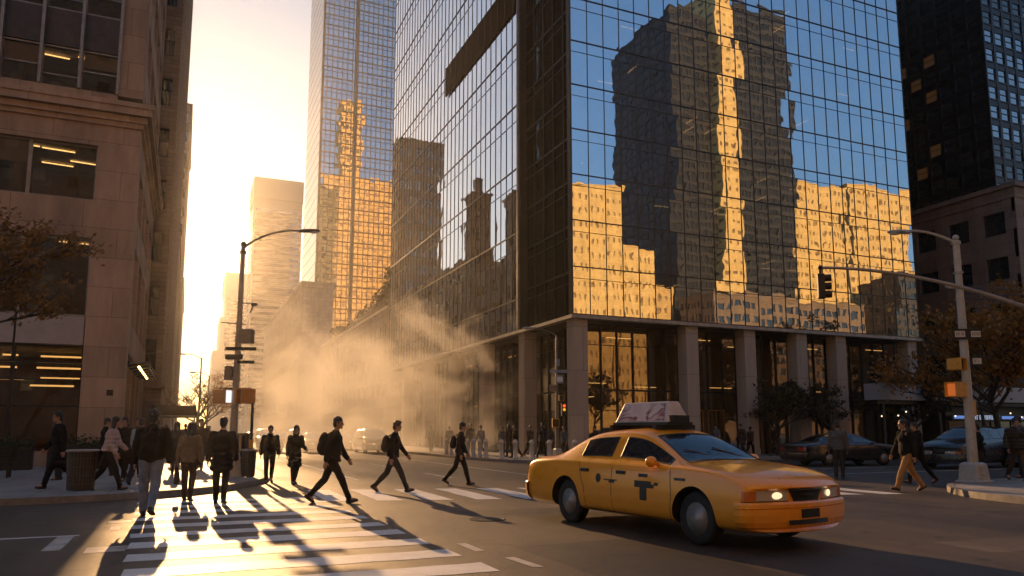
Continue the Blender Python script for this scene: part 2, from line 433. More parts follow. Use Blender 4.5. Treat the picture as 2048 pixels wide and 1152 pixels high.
def pavement(line, closing, name, kmat):
    line = smooth_poly(line)
    poly = line + closing
    s = MB(); s.prism(poly, -.05, .14); struct(s.build(name, M['paving']))
    k = MB(); W = .16; L = [Vector(p) for p in line]
    cen = sum((Vector(p) for p in poly), Vector((0, 0))) / len(poly)
    off = []
    for i, p in enumerate(L):
        t = (L[min(i + 1, len(L) - 1)] - L[max(0, i - 1)]).normalized()
        off.append(Vector((-t.y, t.x)))
    for i in range(len(L) - 1):
        a, b2 = L[i], L[i + 1]; na, nb = off[i], off[i + 1]
        sgn = SIDE
        o1, o2 = a - na * sgn * .004, b2 - nb * sgn * .004
        i1, i2 = a + na * sgn * W, b2 + nb * sgn * W
        zt = .147
        k.quad((o1.x, o1.y, -.02), (o2.x, o2.y, -.02), (o2.x, o2.y, zt), (o1.x, o1.y, zt))
        k.quad((o1.x, o1.y, zt), (o2.x, o2.y, zt), (i2.x, i2.y, zt), (i1.x, i1.y, zt))
        k.quad((i1.x, i1.y, zt), (i2.x, i2.y, zt), (i2.x, i2.y, .1), (i1.x, i1.y, .1))
    struct(k.build('kerb', kmat))
SIDE = 1
pavement([(-70, 18.7), (-20, 18.75), (-3.4, 18.8), (-1.2, 19.3), (.4, 20.35), (1.7, 22.2), (2.5, 24.6), (2.75, 28), (2.8, 40), (2.8, 430)], [(-70, 430)], 'pavement', M['kerb'])
SIDE = 1
pavement([(14.3, 430), (14.3, 44), (14.3, 38.5), (14.45, 35.6), (15.1, 33.7), (16.6, 32.7), (19, 32.4), (30, 32.4), (120, 32.4)], [(120, 430)], 'pavement', M['kerb'])
SIDE = -1
pavement([(16.2, -60), (16.2, 2), (16.3, 9.6), (16.7, 11.6), (17.5, 13.0), (18.9, 14.2), (20.8, 14.9), (24, 15.2), (40, 15.3), (120, 15.3)], [(120, -60)], 'pavement', M['kerb'])
# south-west corner stands behind the camera
# painted markings
def marking(polys, name='road_marking', m='paint', z=.004):
    k = MB()
    for p in polys: k.add([(x, y, z) for x, y in p], [tuple(range(len(p)))])
    return struct(k.build(name, M[m]))
def ragged(x0, x1, y0, y1, sk=0, n=14):
    r = random.Random(int(abs(y0 * 131 + x0 * 17)))
    j = lambda s=.018: r.uniform(-s, s)
    top = [(x0 + (x1 - x0) * i / n + j(), y1 + sk * i / n + j()) for i in range(n + 1)]
    bot = [(x0 + (x1 - x0) * i / n + j(), y0 + sk * i / n + j()) for i in range(n + 1)]
    return bot + top[::-1]
st = []
y = 6.9
while y < 19.2:
    wv = .58 if y < 12 else .5
    sh = (y - 8.1) * .035
    st.append(ragged(-.50 - sh, 3.30 - sh, y, y + wv, -.05)); y += 1.12
marking(st, 'crosswalk_marking')
# the second crosswalk, slanting to the far corner
st = []
P0 = Vector((3.3, 18.8)); P1 = Vector((17.2, 15.0)); dv = (P1 - P0); Lc = dv.length; dv.normalize()
import_dir = Vector((.02, 1)).normalized()
for i in range(14):
    if i * 1.12 > Lc: break
    q = P0 + dv * i * 1.12
    a = q - import_dir * 1.7; bq = q + import_dir * 1.75
    wv = dv * .29
    r = random.Random(i)
    j = lambda: Vector((r.uniform(-.02, .02), r.uniform(-.02, .02)))
    left = [a - wv + (bq - a) * k / 8 + j() for k in range(9)]; right = [a + wv + (bq - a) * k / 8 + j() for k in range(9)]
    st.append([tuple(p) for p in left] + [tuple(p) for p in right[::-1]])
marking(st, 'crosswalk_marking')
marking([ragged(-40, -1.35, 13.05, 13.17), ragged(-40, -3.0, 15.9, 16.0)], 'lane_line', 'paint')
marking([[(-1.62, 11.6), (-1.40, 11.6), (-1.40, 13.05), (-1.62, 13.05)]], 'stop_line', 'paint_worn')
marking([[(-1.1, 11.2), (-.62, 11.2), (-.62, 11.7), (-1.1, 11.7)], [(-1.0, 13.6), (-.85, 13.6), (-.85, 14.1), (-1.0, 14.1)], [(-1.1, 14.6), (-.75, 14.6), (-.75, 14.95), (-1.1, 14.95)]], 'road_marking', 'paint_worn')
marking([[(3.55, 9.35), (3.68, 9.35), (3.68, 10.1), (3.55, 10.1)], [(3.75, 8.0), (3.88, 8.0), (3.83, 8.75), (3.70, 8.75)]], 'road_marking', 'paint_worn')
for yy in range(24, 200, 9): marking([ragged(8.2, 8.32, yy, yy + 3.2, 0, 3)], 'lane_line', 'paint_worn')
marking([ragged(5.1, 5.22, 24, 60, 0, 20)], 'lane_line', 'paint')
marking([ragged(11.3, 11.42, 24, 60, 0, 20)], 'lane_line', 'paint_worn')
marking([ragged(19.5, 70, 23.8, 23.92), ragged(19.5, 70, 20.6, 20.72)], 'lane_line', 'paint')
marking([ragged(12.6, 16.0, 7.55, 7.65)], 'lane_line', 'paint')
# squares of newer tar where trenches were closed
M['asphalt_new'] = asphalt('new_asphalt', (.022, .018, .015))
M['asphalt_old'] = asphalt('old_asphalt', (.10, .078, .058))
def trench(pts, m, z): 
    k = MB(); k.add([(x, y, z) for x, y in pts], [tuple(range(len(pts)))]); struct(k.build('road_patch', M[m]))
trench([(4.2, 5.0), (6.1, 5.1), (6.0, 9.6), (4.15, 9.5)], 'asphalt_new', .0016)
trench([(9.6, 6.6), (13.8, 6.3), (13.9, 7.3), (9.7, 7.55)], 'asphalt_old', .0016)
trench([(4.9, 13.2), (12.5, 13.0), (12.5, 13.9), (4.9, 14.05)], 'asphalt_new', .0018)
trench([(6.3, 24.2), (8.0, 24.2), (8.0, 40), (6.3, 40)], 'asphalt_old', .0016)
trench([(-9, 10.2), (-4.2, 10.3), (-4.2, 11.9), (-9, 11.8)], 'asphalt_new', .0016)
# round iron covers set in the road
def cover(x, y, r, label):
    k = MB(); k.lathe([(r, 0.001), (r, .009), (r * .9, .009), (r * .88, .006), (0.02, .006)], (x, y, 0), 28)
    for i in range(7):
        xx = -r * .6 + i * r * .2; hl = math.sqrt(max(0, (r * .8) ** 2 - xx ** 2))
        k.box(x + xx - .012, x + xx + .012, y - hl, y + hl, .006, .0105)
    tag(k.build('manhole_cover', M['metal_dark']), label, 'manhole cover', 'iron covers in the road')
cover(9.9, 16.0, .36, 'round iron manhole cover in the road beside the far crosswalk')
cover(5.0, 12.6, .32, 'round iron manhole cover in the road between the crosswalk and the taxi')
# ---------------------------------------------------------------- buildings
def window_parts(root, panes, wmat, limit=100, name='window', frame=None, lit=None, litmat=None):
    """panes: list of (cx,cy,cz, w, h, axis, sgn, score); every window its own object, past the limit one part"""
    panes = sorted(panes, key=lambda p: (p[0] ** 2 + p[1] ** 2 + (p[2] - 8) ** 2) if len(p) < 8 else p[7])
    cache = {}
    base = root.location
    def geo(k, c, w_, h_, ax, sg):
        t = .05
        fr = .07
        cx, cy, cz = c
        def bx(u0, u1, z0, z1, d0, d1, m):
            lo, hi = sorted((d0 * sg, d1 * sg))
            if ax == 'y': k.box(cx + u0, cx + u1, cy + lo, cy + hi, cz + z0, cz + z1, m)
            else: k.box(cx + lo, cx + hi, cy + u0, cy + u1, cz + z0, cz + z1, m)
        bx(-w_ / 2, w_ / 2, -h_ / 2, h_ / 2, -.02, .012, 0)
        bx(-w_ / 2, w_ / 2, -.03 + h_ * .08, .03 + h_ * .08, .012, .05, 1)
        if w_ > 1.3: bx(-.03, .03, -h_ / 2, h_ / 2, .012, .06, 1)
        bx(-w_ / 2, w_ / 2, -h_ / 2, -h_ / 2 + .09, .012, .13, 1)
    rest = MB()
    for i, p in enumerate(panes):
        cx, cy, cz, w_, h_, ax, sg = p[:7]
        if i < limit:
            key = (round(w_, 2), round(h_, 2), ax, sg)
            if key not in cache:
                k = MB(); geo(k, (0, 0, 0), w_, h_, ax, sg)
                me = k.mesh(name); me.materials.append(wmat); me.materials.append(frame or M['mullion']); cache[key] = me
            o = bpy.data.objects.new(name, cache[key]); COL.objects.link(o); o.parent = root
            o.location = (cx - base.x, cy - base.y, cz - base.z)
            lm_ = lit(p) if lit else None
            if lm_: o.material_slots[0].link = 'OBJECT'; o.material_slots[0].material = lm_ if lm_ is not True else litmat
        else: geo(rest, (cx, cy, cz), w_, h_, ax, sg)
    if rest.v:
        o = rest.build(name, [wmat, frame or M['mullion']], root); o['kind'] = 'stuff'

def facade(k, panes, ax, sg, pos, u0, u1, z0, z1, nc, nr, pw, sh, depth, m=0):
    """grid of piers and spandrels in front of plane `pos`; returns window panes in the recesses"""
    cw = (u1 - u0) / nc; rh = (z1 - z0) / nr
    def bx(a0, a1, b0, b1, d):
        lo, hi = sorted((pos, pos + sg * d))
        if ax == 'y': k.box(a0, a1, lo, hi, b0, b1, m)
        else: k.box(lo, hi, a0, a1, b0, b1, m)
    for i in range(nc + 1):
        c = u0 + i * cw
        bx(max(u0, c - pw / 2), min(u1, c + pw / 2), z0, z1, depth)
    for j in range(nr + 1):
        c = z0 + j * rh
        bx(u0, u1, max(z0, c - sh / 2), min(z1, c + sh / 2), depth - .04)
    for i in range(nc):
        for j in range(nr):
            cu = u0 + (i + .5) * cw; cz = z0 + (j + .5) * rh
            p = (cu, pos, cz) if ax == 'y' else (pos, cu, cz)
            panes.append(p + (cw - pw, rh - sh, ax, sg))

def building(name, label, cat, x0, x1, y0, y1, h, wmat, faces, win, z0=0, base=4.5, parapet=1.2, depth=.28, group=None, roofbits=True, limit=100, lit=None, litmat=None, frame=None, score=None):
    """faces: list of (side, cols, rows, pier_w, spandrel_h)"""
    root = thing(name, label, cat, ((x0 + x1) / 2, (y0 + y1) / 2, z0), 0, group)
    k = MB(); panes = []
    k.box(x0 + depth, x1 - depth, y0 + depth, y1 - depth, z0, h - .02)
    for side, nc, nr, pw, sh in faces:
        ax, sg, pos = {'S': ('y', -1, y0 + depth), 'N': ('y', 1, y1 - depth), 'W': ('x', -1, x0 + depth), 'E': ('x', 1, x1 - depth)}[side]
        u0, u1 = (x0, x1) if ax == 'y' else (y0 + depth + .01, y1 - depth - .01)
        facade(k, panes, ax, sg, pos, u0, u1, z0 + base, h - parapet, nc, nr, pw, sh, depth)
    # plinth, parapet and cornice bands (proud of the piers)
    for (za, zb, e) in ((z0, z0 + base, .03), (h - parapet, h, .06)):
        k.box(x0 - e, x1 + e, y0 - e, y1 + e, za, zb)
    k.box(x0 - .22, x1 + .22, y0 - .22, y1 + .22, z0 + base - .35, z0 + base - .05)
    k.box(x0 - .28, x1 + .28, y0 - .28, y1 + .28, h - .42, h - .1)
    k.build('wall', wmat, root)
    if score: panes = [p + (score(p),) for p in panes]
    window_parts(root, panes, win, limit, lit=lit, litmat=litmat, frame=frame)
    if roofbits:
        r = random.Random(int(x0 * 7 + y0))
        q = MB(); a = x0 + (x1 - x0) * r.uniform(.2, .4); bq = y0 + (y1 - y0) * r.uniform(.2, .4)
        q.box(a, a + (x1 - x0) * .35, bq, bq + (y1 - y0) * .35, h, h + r.uniform(2, 3.4)); q.build('roof_hut', wmat, root)
    return root

# ================= the glass office block on the far corner =================
gx0, gx1, gy0, gy1, gz0, gh = 19.0, 45.7, 35.4, 75.5, 7.85, 55.0
RH = 2.62
G_ = thing('glass_office_block', 'mirror glass office block on stone columns at the far corner of the crossing', 'building', (32, 55, 0))
nrow = int((gh - gz0) / RH); gh = gz0 + nrow * RH
def panes_grid(k, ax, sg, pos, u0, u1, z0, z1, nc, rows, tilt=.0035, sub=.40, seed=1, skip=None):
    r = random.Random(seed); cw = (u1 - u0) / nc
    for i in range(nc):
        for j in range(rows):
            zz0 = z0 + (z1 - z0) * j / rows; zz1 = z0 + (z1 - z0) * (j + 1) / rows
            zm = zz0 + (zz1 - zz0) * (1 - sub * .62)
            for (za, zb) in ((zz0, zm), (zm, zz1)):
                a0, a1 = u0 + i * cw, u0 + (i + 1) * cw
                if skip and skip((a0 + a1) / 2, (za + zb) / 2): continue
                ta, tb = r.gauss(0, tilt), r.gauss(0, tilt)
                q = []
                for (u, z) in ((a0, za), (a1, za), (a1, zb), (a0, zb)):
                    d = pos + ta * (u - (a0 + a1) / 2) + tb * (z - (za + zb) / 2)
                    q.append((u, d, z) if ax == 'y' else (d, u, z))
                if (ax == 'y' and sg > 0) or (ax == 'x' and sg < 0): q = q[::-1]
                k.quad(*q)
def mullions(k, ax, sg, pos, u0, u1, z0, z1, nc, rows, sub=.40, vw=.05, vd=.09, hw=.075, hd=.06, thin=.035, skip=None):
    def bx(a0, a1, b0, b1, d, back=.03):
        lo, hi = sorted((pos - sg * back, pos + sg * d))
        if ax == 'y': k.box(a0, a1, lo, hi, b0, b1)
        else: k.box(lo, hi, a0, a1, b0, b1)
    cw = (u1 - u0) / nc
    for i in range(nc + 1):
        c = u0 + i * cw; bx(c - vw / 2, c + vw / 2, z0, z1, vd)
    for j in range(rows + 1):
        z = z0 + (z1 - z0) * j / rows; bx(u0, u1, z - hw / 2, z + hw / 2, hd)
        if j < rows:
            zm = z + (z1 - z0) / rows * (1 - sub * .62); bx(u0, u1, zm - thin / 2, zm + thin / 2, hd - .02)
LY0, LY1 = 57.3, 43.2      # louvre band on the street side
lz0, lz1 = 29.45, 32.0
k = MB(); panes_grid(k, 'y', -1, gy0, gx0, gx1, gz0, gh, 25, nrow, .0022, seed=3); k.build('glass_curtain_wall', M['glass_main'], G_)
k = MB(); mullions(k, 'y', -1, gy0, gx0, gx1, gz0, gh, 25, nrow, vw=.028, vd=.035, hw=.05, hd=.045, thin=.022); k.build('mullion_grid', M['mullion'], G_)
skipl = lambda u, z: LY1 < u < LY0 and lz0 < z < lz1
sz0 = 9.83; srow = 10; sh_ = sz0 + 4.32 * srow
k = MB(); panes_grid(k, 'x', -1, gx0, 42.7, gy1, sz0, sh_, 34, srow, .0022, seed=5); panes_grid(k, 'x', -1, gx0, 42.7, gy1, gz0, sz0, 34, 1, .0022, seed=6); k.build('glass_curtain_wall', M['glass_street'], G_)
k = MB(); mullions(k, 'x', -1, gx0, 42.7, gy1, sz0, sh_, 34, srow, vw=.035, vd=.035, hw=.07, hd=.05, thin=.03); mullions(k, 'x', -1, gx0, 42.7, gy1, gz0, sz0 - .04, 34, 1, vw=.035, vd=.035, hw=.05, hd=.04, thin=.02); k.build('mullion_grid', M['mullion'], G_)
# dark recessed bay between the two
bx_ = gx0 + .55
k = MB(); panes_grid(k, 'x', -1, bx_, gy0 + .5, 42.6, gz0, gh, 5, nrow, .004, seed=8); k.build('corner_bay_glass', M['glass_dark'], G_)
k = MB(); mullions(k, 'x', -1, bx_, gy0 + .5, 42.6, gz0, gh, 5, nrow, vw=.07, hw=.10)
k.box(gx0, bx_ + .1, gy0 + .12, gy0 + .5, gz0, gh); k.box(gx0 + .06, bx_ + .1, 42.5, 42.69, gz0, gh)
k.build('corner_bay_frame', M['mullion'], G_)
k = MB(); k.box(gx0 - .09, gx0 + .05, 42.62, 42.78, gz0 - .1, gh); k.build('corner_trim', M['metal_grey'], G_)
# soffit edge trim
k = MB()
k.box(gx0 - .16, gx1 + .1, gy0 - .16, gy0 + .3, gz0 - .24, gz0 - .05); k.box(gx0 - .16, gx0 + .3, gy0 + .3, gy1, gz0 - .24, gz0 - .05)
k.build('soffit_edge', M['metal_grey'], G_)
k = MB(); k.box(gx0 + .3, gx1, gy0 + .3, gy1, gz0 - .2, gz0 - .08); k.build('soffit', M['slab'], G_)
# dark louvre strip
k = MB(); k.box(gx0 - .14, gx0 - .11, LY1, LY0, lz0, lz1)
nlv = 11
for i in range(nlv):
    z = lz0 + (lz1 - lz0) * (i + .5) / nlv; k.obox((gx0 - .17, (LY0 + LY1) / 2, z), (.10, LY0 - LY1, .02), Matrix.Rotation(.6, 3, 'Y'))
for i in range(12):
    y_ = LY1 + (LY0 - LY1) * i / 11; k.box(gx0 - .21, gx0 - .13, y_ - .03, y_ + .03, lz0, lz1)
k.build('louvre_band', mat('louvre_bronze', (.035, .024, .016), .45, .3), G_)
# inside: floors, core, lamps
for j in range(0, nrow + 1):
    z = gz0 + RH * j
    k = MB(); k.box(gx0 + .62, gx1 - .15, gy0 + .35, gy1 - .3, z - .16, z + .10)
    k.build('floor_slab', M['slab'], G_)
k = MB(); k.box(gx0 + 8, gx1 - 7, gy0 + 9, gy1 - 9, 0, gh); k.build('core_wall', M['core'], G_)
k = MB(); k.box(gx1 - .12, gx1 - .02, gy0 + .05, gy1, gz0, gh); k.box(gx0 + .6, gx1 - .1, gy1 - .12, gy1 - .02, gz0, gh); k.box(gx0 + .05, gx1, gy0 + .05, gy1, gh, gh + .3)
k.build('rear_cladding', M['spandrel'], G_)
rr = random.Random(4); n = 0
k = MB(); k.box(-.55, .55, -.035, .035, -.03, 0); lm = k.mesh('ceiling_lamp'); lm.materials.append(M['strip'])
for j in range(nrow):
    z = gz0 + RH * (j + 1) - .20
    for t in range(9):
        if rr.random() < .45 or n >= 96: continue
        xx = gx0 + 1.5 + rr.random() * (gx1 - gx0 - 4); yy = gy0 + 1.0 + rr.random() * 4.5
        o = bpy.data.objects.new('ceiling_lamp', lm); COL.objects.link(o); o.parent = G_; o.location = (xx - 32, yy - 55, z); n += 1
        o.rotation_euler = (0, 0, PI / 2 if rr.random() < .6 else 0)
# columns
def column(x, y, w_=.85, d_=.85, z1=gz0 - .2):
    k = MB(); k.box(x - w_ / 2, x + w_ / 2, y - d_ / 2, y + d_ / 2, .1, z1); k.box(x - w_ / 2 - .04, x + w_ / 2 + .04, y - d_ / 2 - .04, y + d_ / 2 + .04, .1, .5)
    k.build('column', M['col_stone'], G_, bevel=.02)
for x in (19.5, 26.85, 31.1, 35.2, 38.5, 45.0): column(x, gy0 + .5)
for y_ in (42.4, 49.3, 56.2, 63.1, 70.0): column(gx0 + .5, y_)
# lobby glass behind the columns
k = MB(); panes_grid(k, 'y', -1, gy0 + 2.1, gx0 + 1.8, gx1, .15, gz0 - .2, 23, 2, .003, seed=11, sub=.5); panes_grid(k, 'x', -1, gx0 + 1.8, gy0 + 2.1, gy1, .15, gz0 - .2, 34, 2, .003, seed=12, sub=.5)
k.build('lobby_glass', M['glass_lobby'], G_)
k = MB(); mullions(k, 'y', -1, gy0 + 2.1, gx0 + 1.8, gx1, .15, gz0 - .2, 23, 2, .5, .07, .10, .09, .07); mullions(k, 'x', -1, gx0 + 1.8, gy0 + 2.1, gy1, .15, gz0 - .2, 34, 2, .5, .07, .10, .09, .07)
k.build('lobby_frame', M['mullion'], G_)
k = MB(); k.box(gx0 + 2.2, gx1 - .2, gy0 + 8.5, gy0 + 8.8, .1, gz0 - .2); k.build('lobby_wall', mat('lobby_wood', (.20, .12, .06), .5, 0, .3, 2, stretch=(1, 1, .2)), G_)
k = MB(); k.box(-.9, .9, -.04, .04, -.035, 0); lm2 = k.mesh('lobby_lamp'); lm2.materials.append(M['strip_dim'])
for i in range(16):
    o = bpy.data.objects.new('lobby_lamp', lm2); COL.objects.link(o); o.parent = G_
    if i < 10: o.location = (gx0 + 3.2 + i * 2.6 - 32, gy0 + 3.6 + (i % 3) * 1.2 - 55, (gz0 - .5) if i % 2 else 4.4)
    else: o.location = (gx0 + 3.3 + (i % 2) - 32, 40 + (i - 10) * 4.6 - 55, (gz0 - .5) if i % 2 else 3.6); o.rotation_euler = (0, 0, PI / 2)

brass = mat('brass_frame', (.45, .24, .07), .3, .8)
for x in (28.3, 29.9, 33.4):
    k = MB(); y_ = gy0 + 2.0
    k.box(x - .62, x - .56, y_ - .06, y_ + .02, .15, 2.75); k.box(x + .56, x + .62, y_ - .06, y_ + .02, .15, 2.75); k.box(x - .62, x + .62, y_ - .06, y_ + .02, 2.75, 2.83)
    d_ = k.build('lobby_door', brass, G_)
    k = MB(); k.box(x - .03, x + .03, y_ - .05, y_ + .01, .15, 2.75); k.tube([(x - .1, y_ - .12, .9), (x - .1, y_ - .12, 1.4)], .018, 6); k.build('handle', brass, d_)
# ================= left corner stone building =================
lx, ly = -2.35, 35.0
A_ = thing('stone_office_building', 'brown stone office building with broad windows and a heavy cornice at the left corner', 'building', (-10, 42, 0))
AW = -17.0
k = MB(); W0 = -3.93
def wallbox(x0, x1, z0, z1, d=.0): k.box(x0, x1, ly - d, ly + .55, z0, z1)
wallbox(W0, lx, .0, 14.5)                                   # corner pier
wallbox(AW, W0, 0, .75)                                     # plinth under shopfront
wallbox(AW, W0, 9.55, 11.16); wallbox(AW, W0, 13.56, 14.5)
H_TOP = 58
wallbox(-3.33, lx - .02, 15.9, H_TOP); wallbox(AW, -3.33, 15.55, 15.93)
k.box(lx - .55, lx, ly + .55, 50.6, 0, 1.0)                  # street side, window openings below
for y_ in (35.55, 38.9, 42.25, 45.6, 48.95): k.box(lx - .5, lx - .003, y_ if y_ > 35.6 else ly + .55, y_ + .55, 1.0, H_TOP)
k.box(lx - .5, lx - .02, 49.5, 50.6, 1.0, H_TOP)
for z in [4.9] + [9.55 + 3.5 * i for i in range(14)]: k.box(lx - .5, lx - .006, ly + .56, 50.6, z, min(H_TOP, z + 1.35))
k.box(AW, lx - .2, 50.2, 50.6, 0, H_TOP); k.box(AW - .3, AW, ly, 50.6, 0, H_TOP); k.box(AW, lx, ly, 50.6, H_TOP, H_TOP + .5)
k.build('wall', M['stone_pink'], A_)
# cornice, stepped
k = MB()
for (za, zb, d) in ((14.5, 14.72, .10), (14.72, 15.0, .22), (15.0, 15.32, .40), (15.32, 15.5, .46), (15.5, 15.6, .30)):
    k.box(AW, lx + d, ly - d, ly + .3, za, zb); k.box(lx - .3, lx + d, ly + .3, 50.5, za, zb)
k.build('cornice', M['stone_pink'], A_)
k = MB()
for i in range(6):
    xa = W0 - 2.45 * (i + 1) + .04; xb = W0 - 2.45 * i - .04
    k.box(xa, xb, ly + .05, ly + .4, 5.05, 6.22)
k.build('spandrel_panel', mat('panel_stone', (.36, .31, .28), .6, 0, .12, 1.5), A_)
# big windows: frame bars + pane, each window a part
BLR = random.Random(6); M['roller_blind'] = mat('roller_blind', (.48, .42, .36), .8, 0, .12, 2)
def big_window(x0, x1, z0, z1, y_=ly + .28, trans=None, fm='mullion_light', fr=.07, name='window'):
    k = MB()
    k.box(x0, x0 + fr, y_ - .08, y_ + .06, z0, z1); k.box(x1 - fr, x1, y_ - .08, y_ + .06, z0, z1)
    k.box(x0 + fr, x1 - fr, y_ - .08, y_ + .06, z0, z0 + fr); k.box(x0 + fr, x1 - fr, y_ - .08, y_ + .06, z1 - fr, z1)
    for t in trans or []: k.box(x0 + fr, x1 - fr, y_ - .07, y_ + .05, t - .03, t + .03)
    o = k.build(name, M[fm], A_)
    k = MB(); r = random.Random(int(x0 * 31 + z0 * 7)); e = r.gauss(0, .006); e2 = r.gauss(0, .006)
    k.quad((x0 + fr, y_ + e, z0 + fr + .0), (x1 - fr, y_ - e, z0 + fr), (x1 - fr, y_ - e2, z1 - fr), (x0 + fr, y_ + e2, z1 - fr)); k.build('pane', M['glass_office'], o)
    if z0 > 6 and BLR.random() < .55:
        f_ = BLR.uniform(.15, .5); k = MB(); k.box(x0 + fr + .02, x1 - fr - .02, y_ + .10, y_ + .12, z1 - fr - (z1 - z0) * f_, z1 - fr); k.build('roller_blind', M['roller_blind'], o)
    return o
for i in range(5):
    xb = W0 - 2.45 * i; xa = xb - 2.45
    big_window(xa, xb, 6.25, 9.53)
    big_window(xa, xb, 11.18, 13.55)
    big_window(xa, xb, .77, 4.28, name='shopfront_window', fm='mullion', trans=[2.55, 3.62])
    big_window(xa, xb, 4.30, 5.03, name='shopfront_window', fm='mullion')
k = MB(); UW = 1.45
nup = 12
for f_ in range(nup):
    z = 17.80 + 3.5 * f_
    k.box(AW, -3.34, ly + .14, ly + .4, z, z + 1.6)
k.build('dark_spandrel', M['spandrel'], A_)
for f_ in range(4):
    z0_, z1_ = (15.95, 17.78) if f_ == 0 else (19.42 + 3.5 * (f_ - 1), 21.28 + 3.5 * (f_ - 1))
    for i in range(5): big_window(-3.36 - UW * (i + 1), -3.36 - UW * i, z0_, z1_, fm='mullion_light', trans=[z0_ + .55] if i % 2 else [z0_ + .9])
k = MB()
for i in range(10): x_ = -3.36 - UW * i; k.box(x_ - .06, x_ + .06, ly - .12, ly + .35, 15.94, H_TOP - .1)
k.build('mullion_rib', M['mullion_light'], A_)
# rooms
for z in (4.95, 9.85, 13.75, 17.78 + .6, 21.9, 25.4, 28.9):
    k = MB(); k.box(AW, lx - .6, ly + .62, 50, z, z + .25); k.build('floor_slab', M['ceil'], A_)
k = MB(); k.box(AW, lx - .6, 40.4, 40.6, 0, 30); k.box(-7.3, -7.15, ly + 1.5, 40.4, .2, 30); k.box(-5.2, -5.1, ly + 3.6, 40.4, 10, 13.7); k.build('inner_wall', mat('office_wall', (.30, .19, .09), .8, 0, .3, .8), A_)
k = MB(); k.box(AW, -3.4, ly + .5, ly + .8, 30, H_TOP); k.box(lx - .9, lx - .5, ly + .6, 50.4, 1, H_TOP); k.build('inner_lining', M['core'], A_)
k = MB(); k.box(-.62, .62, -.035, .035, -.035, 0); lm3 = k.mesh('ceiling_lamp'); lm3.materials.append(M['strip'])
for (x, y_, z, rz) in [(-5.6, 36.6, 13.70, .12), (-5.9, 38.6, 13.68, .12), (-4.7, 38.0, 13.70, .12), (-6.9, 36.4, 13.70, .1), (-4.9, 37.3, 9.80, .1), (-8.3, 37.5, 13.7, .1), (-4.6, 37.2, 18.32, .1), (-6.2, 37.4, 18.3, .1), (-4.9, 36.7, 21.85, .1), (-8.8, 37.5, 18.3, .1)]:
    o = bpy.data.objects.new('ceiling_lamp', lm3); COL.objects.link(o); o.parent = A_; o.location = (x + 10, y_ - 42, z); o.rotation_euler = (0, 0, rz)
k = MB(); k.box(-.8, .8, -.05, .05, -.035, 0.035); lm4 = k.mesh('shop_lamp'); lm4.materials.append(M['strip_dim'])
for (x, y_, z) in [(-4.9, 36.2, 4.15), (-4.8, 36.6, 3.75), (-5.2, 36.9, 3.45), (-7.2, 36.2, 4.15), (-7.0, 36.7, 3.7), (-5.0, 37.6, 4.75), (-7.4, 37.4, 4.75), (-9.6, 36.6, 4.1)]:
    o = bpy.data.objects.new('shop_lamp', lm4); COL.objects.link(o); o.parent = A_; o.location = (x + 10, y_ - 42, z)
# street side glazing and lit glass awning
for i, y_ in enumerate((36.1, 39.45, 42.8, 46.15)):
    for j in range(8):
        z = 1.02 if j == 0 else (6.27 if j == 1 else 10.92 + 3.5 * (j - 2)); z1 = 4.88 if j == 0 else (9.53 if j == 1 else z + 2.1)
        if j == 0: y2 = y_ + 2.78
        k = MB(); k.box(lx - .30, lx - .25, y_, y_ + 2.78, z, z1, 0); k.box(lx - .25, lx - .19, y_ + 1.35, y_ + 1.43, z, z1, 1); k.box(lx - .25, lx - .18, y_, y_ + 2.78, z1 - .08, z1, 1)
        k.build('window', [M['glass_pane'], M['mullion_light']], A_)
k = MB()
for y_ in (36.3, 38.0, 39.7, 41.4, 43.1, 44.8): k.obox((lx + .40, y_, 4.42), (.86, .05, .10), Matrix.Rotation(-.18, 3, 'Y'))
k.box(lx - .01, lx + .06, 36.1, 45.0, 4.38, 4.56); k.box(lx + .78, lx + .84, 36.1, 45.0, 4.27, 4.36)
aw = k.build('awning_frame', M['metal_dark'], A_)
k = MB(); k.obox((lx + .41, 40.55, 4.50), (.84, 8.7, .02), Matrix.Rotation(-.18, 3, 'Y')); k.build('awning_glass', mat('awning_sheet', (.22, .19, .15), .6), aw)
k = MB(); k.ell((0, 0, 0), .06, nu=10, nv=6); lm5 = k.mesh('awning_lamp'); lm5.materials.append(glow('bulb', (1, .6, .22), 4))
for y_ in (36.6, 37.5, 38.5, 39.8, 41.2, 42.8, 44.3):
    o = bpy.data.objects.new('awning_lamp', lm5); COL.objects.link(o); o.parent = A_; o.location = (lx + .42 + 10, y_ - 42, 4.33)
k = MB(); k.box(lx - .52 - .12, lx - .52 + .12, ly - .03, ly + .001, 3.0, 3.24); k.build('wall_plate', M['mullion'], A_)

# ================= the rest of the left-hand row =================
tan = stone('tan_brick', (.34, .25, .17), 1.0, .35, .1, .3); brown = stone('brown_brick', (.23, .16, .11), .9, .3, .12, .3); pale = stone('pale_stone', (.42, .35, .27), 1.6, .8, .08, .3)
building('brick_tower', 'tall dark brick tower just past the stone office building', 'building', -22, -1.42, 51.0, 86, 74, brown, [('S', 12, 20, .75, 1.5), ('E', 14, 20, .9, 1.5), ('W', 14, 20, .9, 1.5)], M['glass_pane'], limit=60, roofbits=False)
building('brick_building', 'narrow brick building just past the tall brick tower', 'building', -9, -1.95, 91, 95, 34.2, tan, [('E', 2, 8, .9, 1.6), ('S', 3, 8, .9, 1.6)], M['glass_pane'], limit=40)
building('brick_building', 'lowest brick building of the left row', 'building', -20, -2.1, 95.2, 107, 25.5, brown, [('E', 4, 6, .9, 1.6)], M['glass_pane'], limit=40)
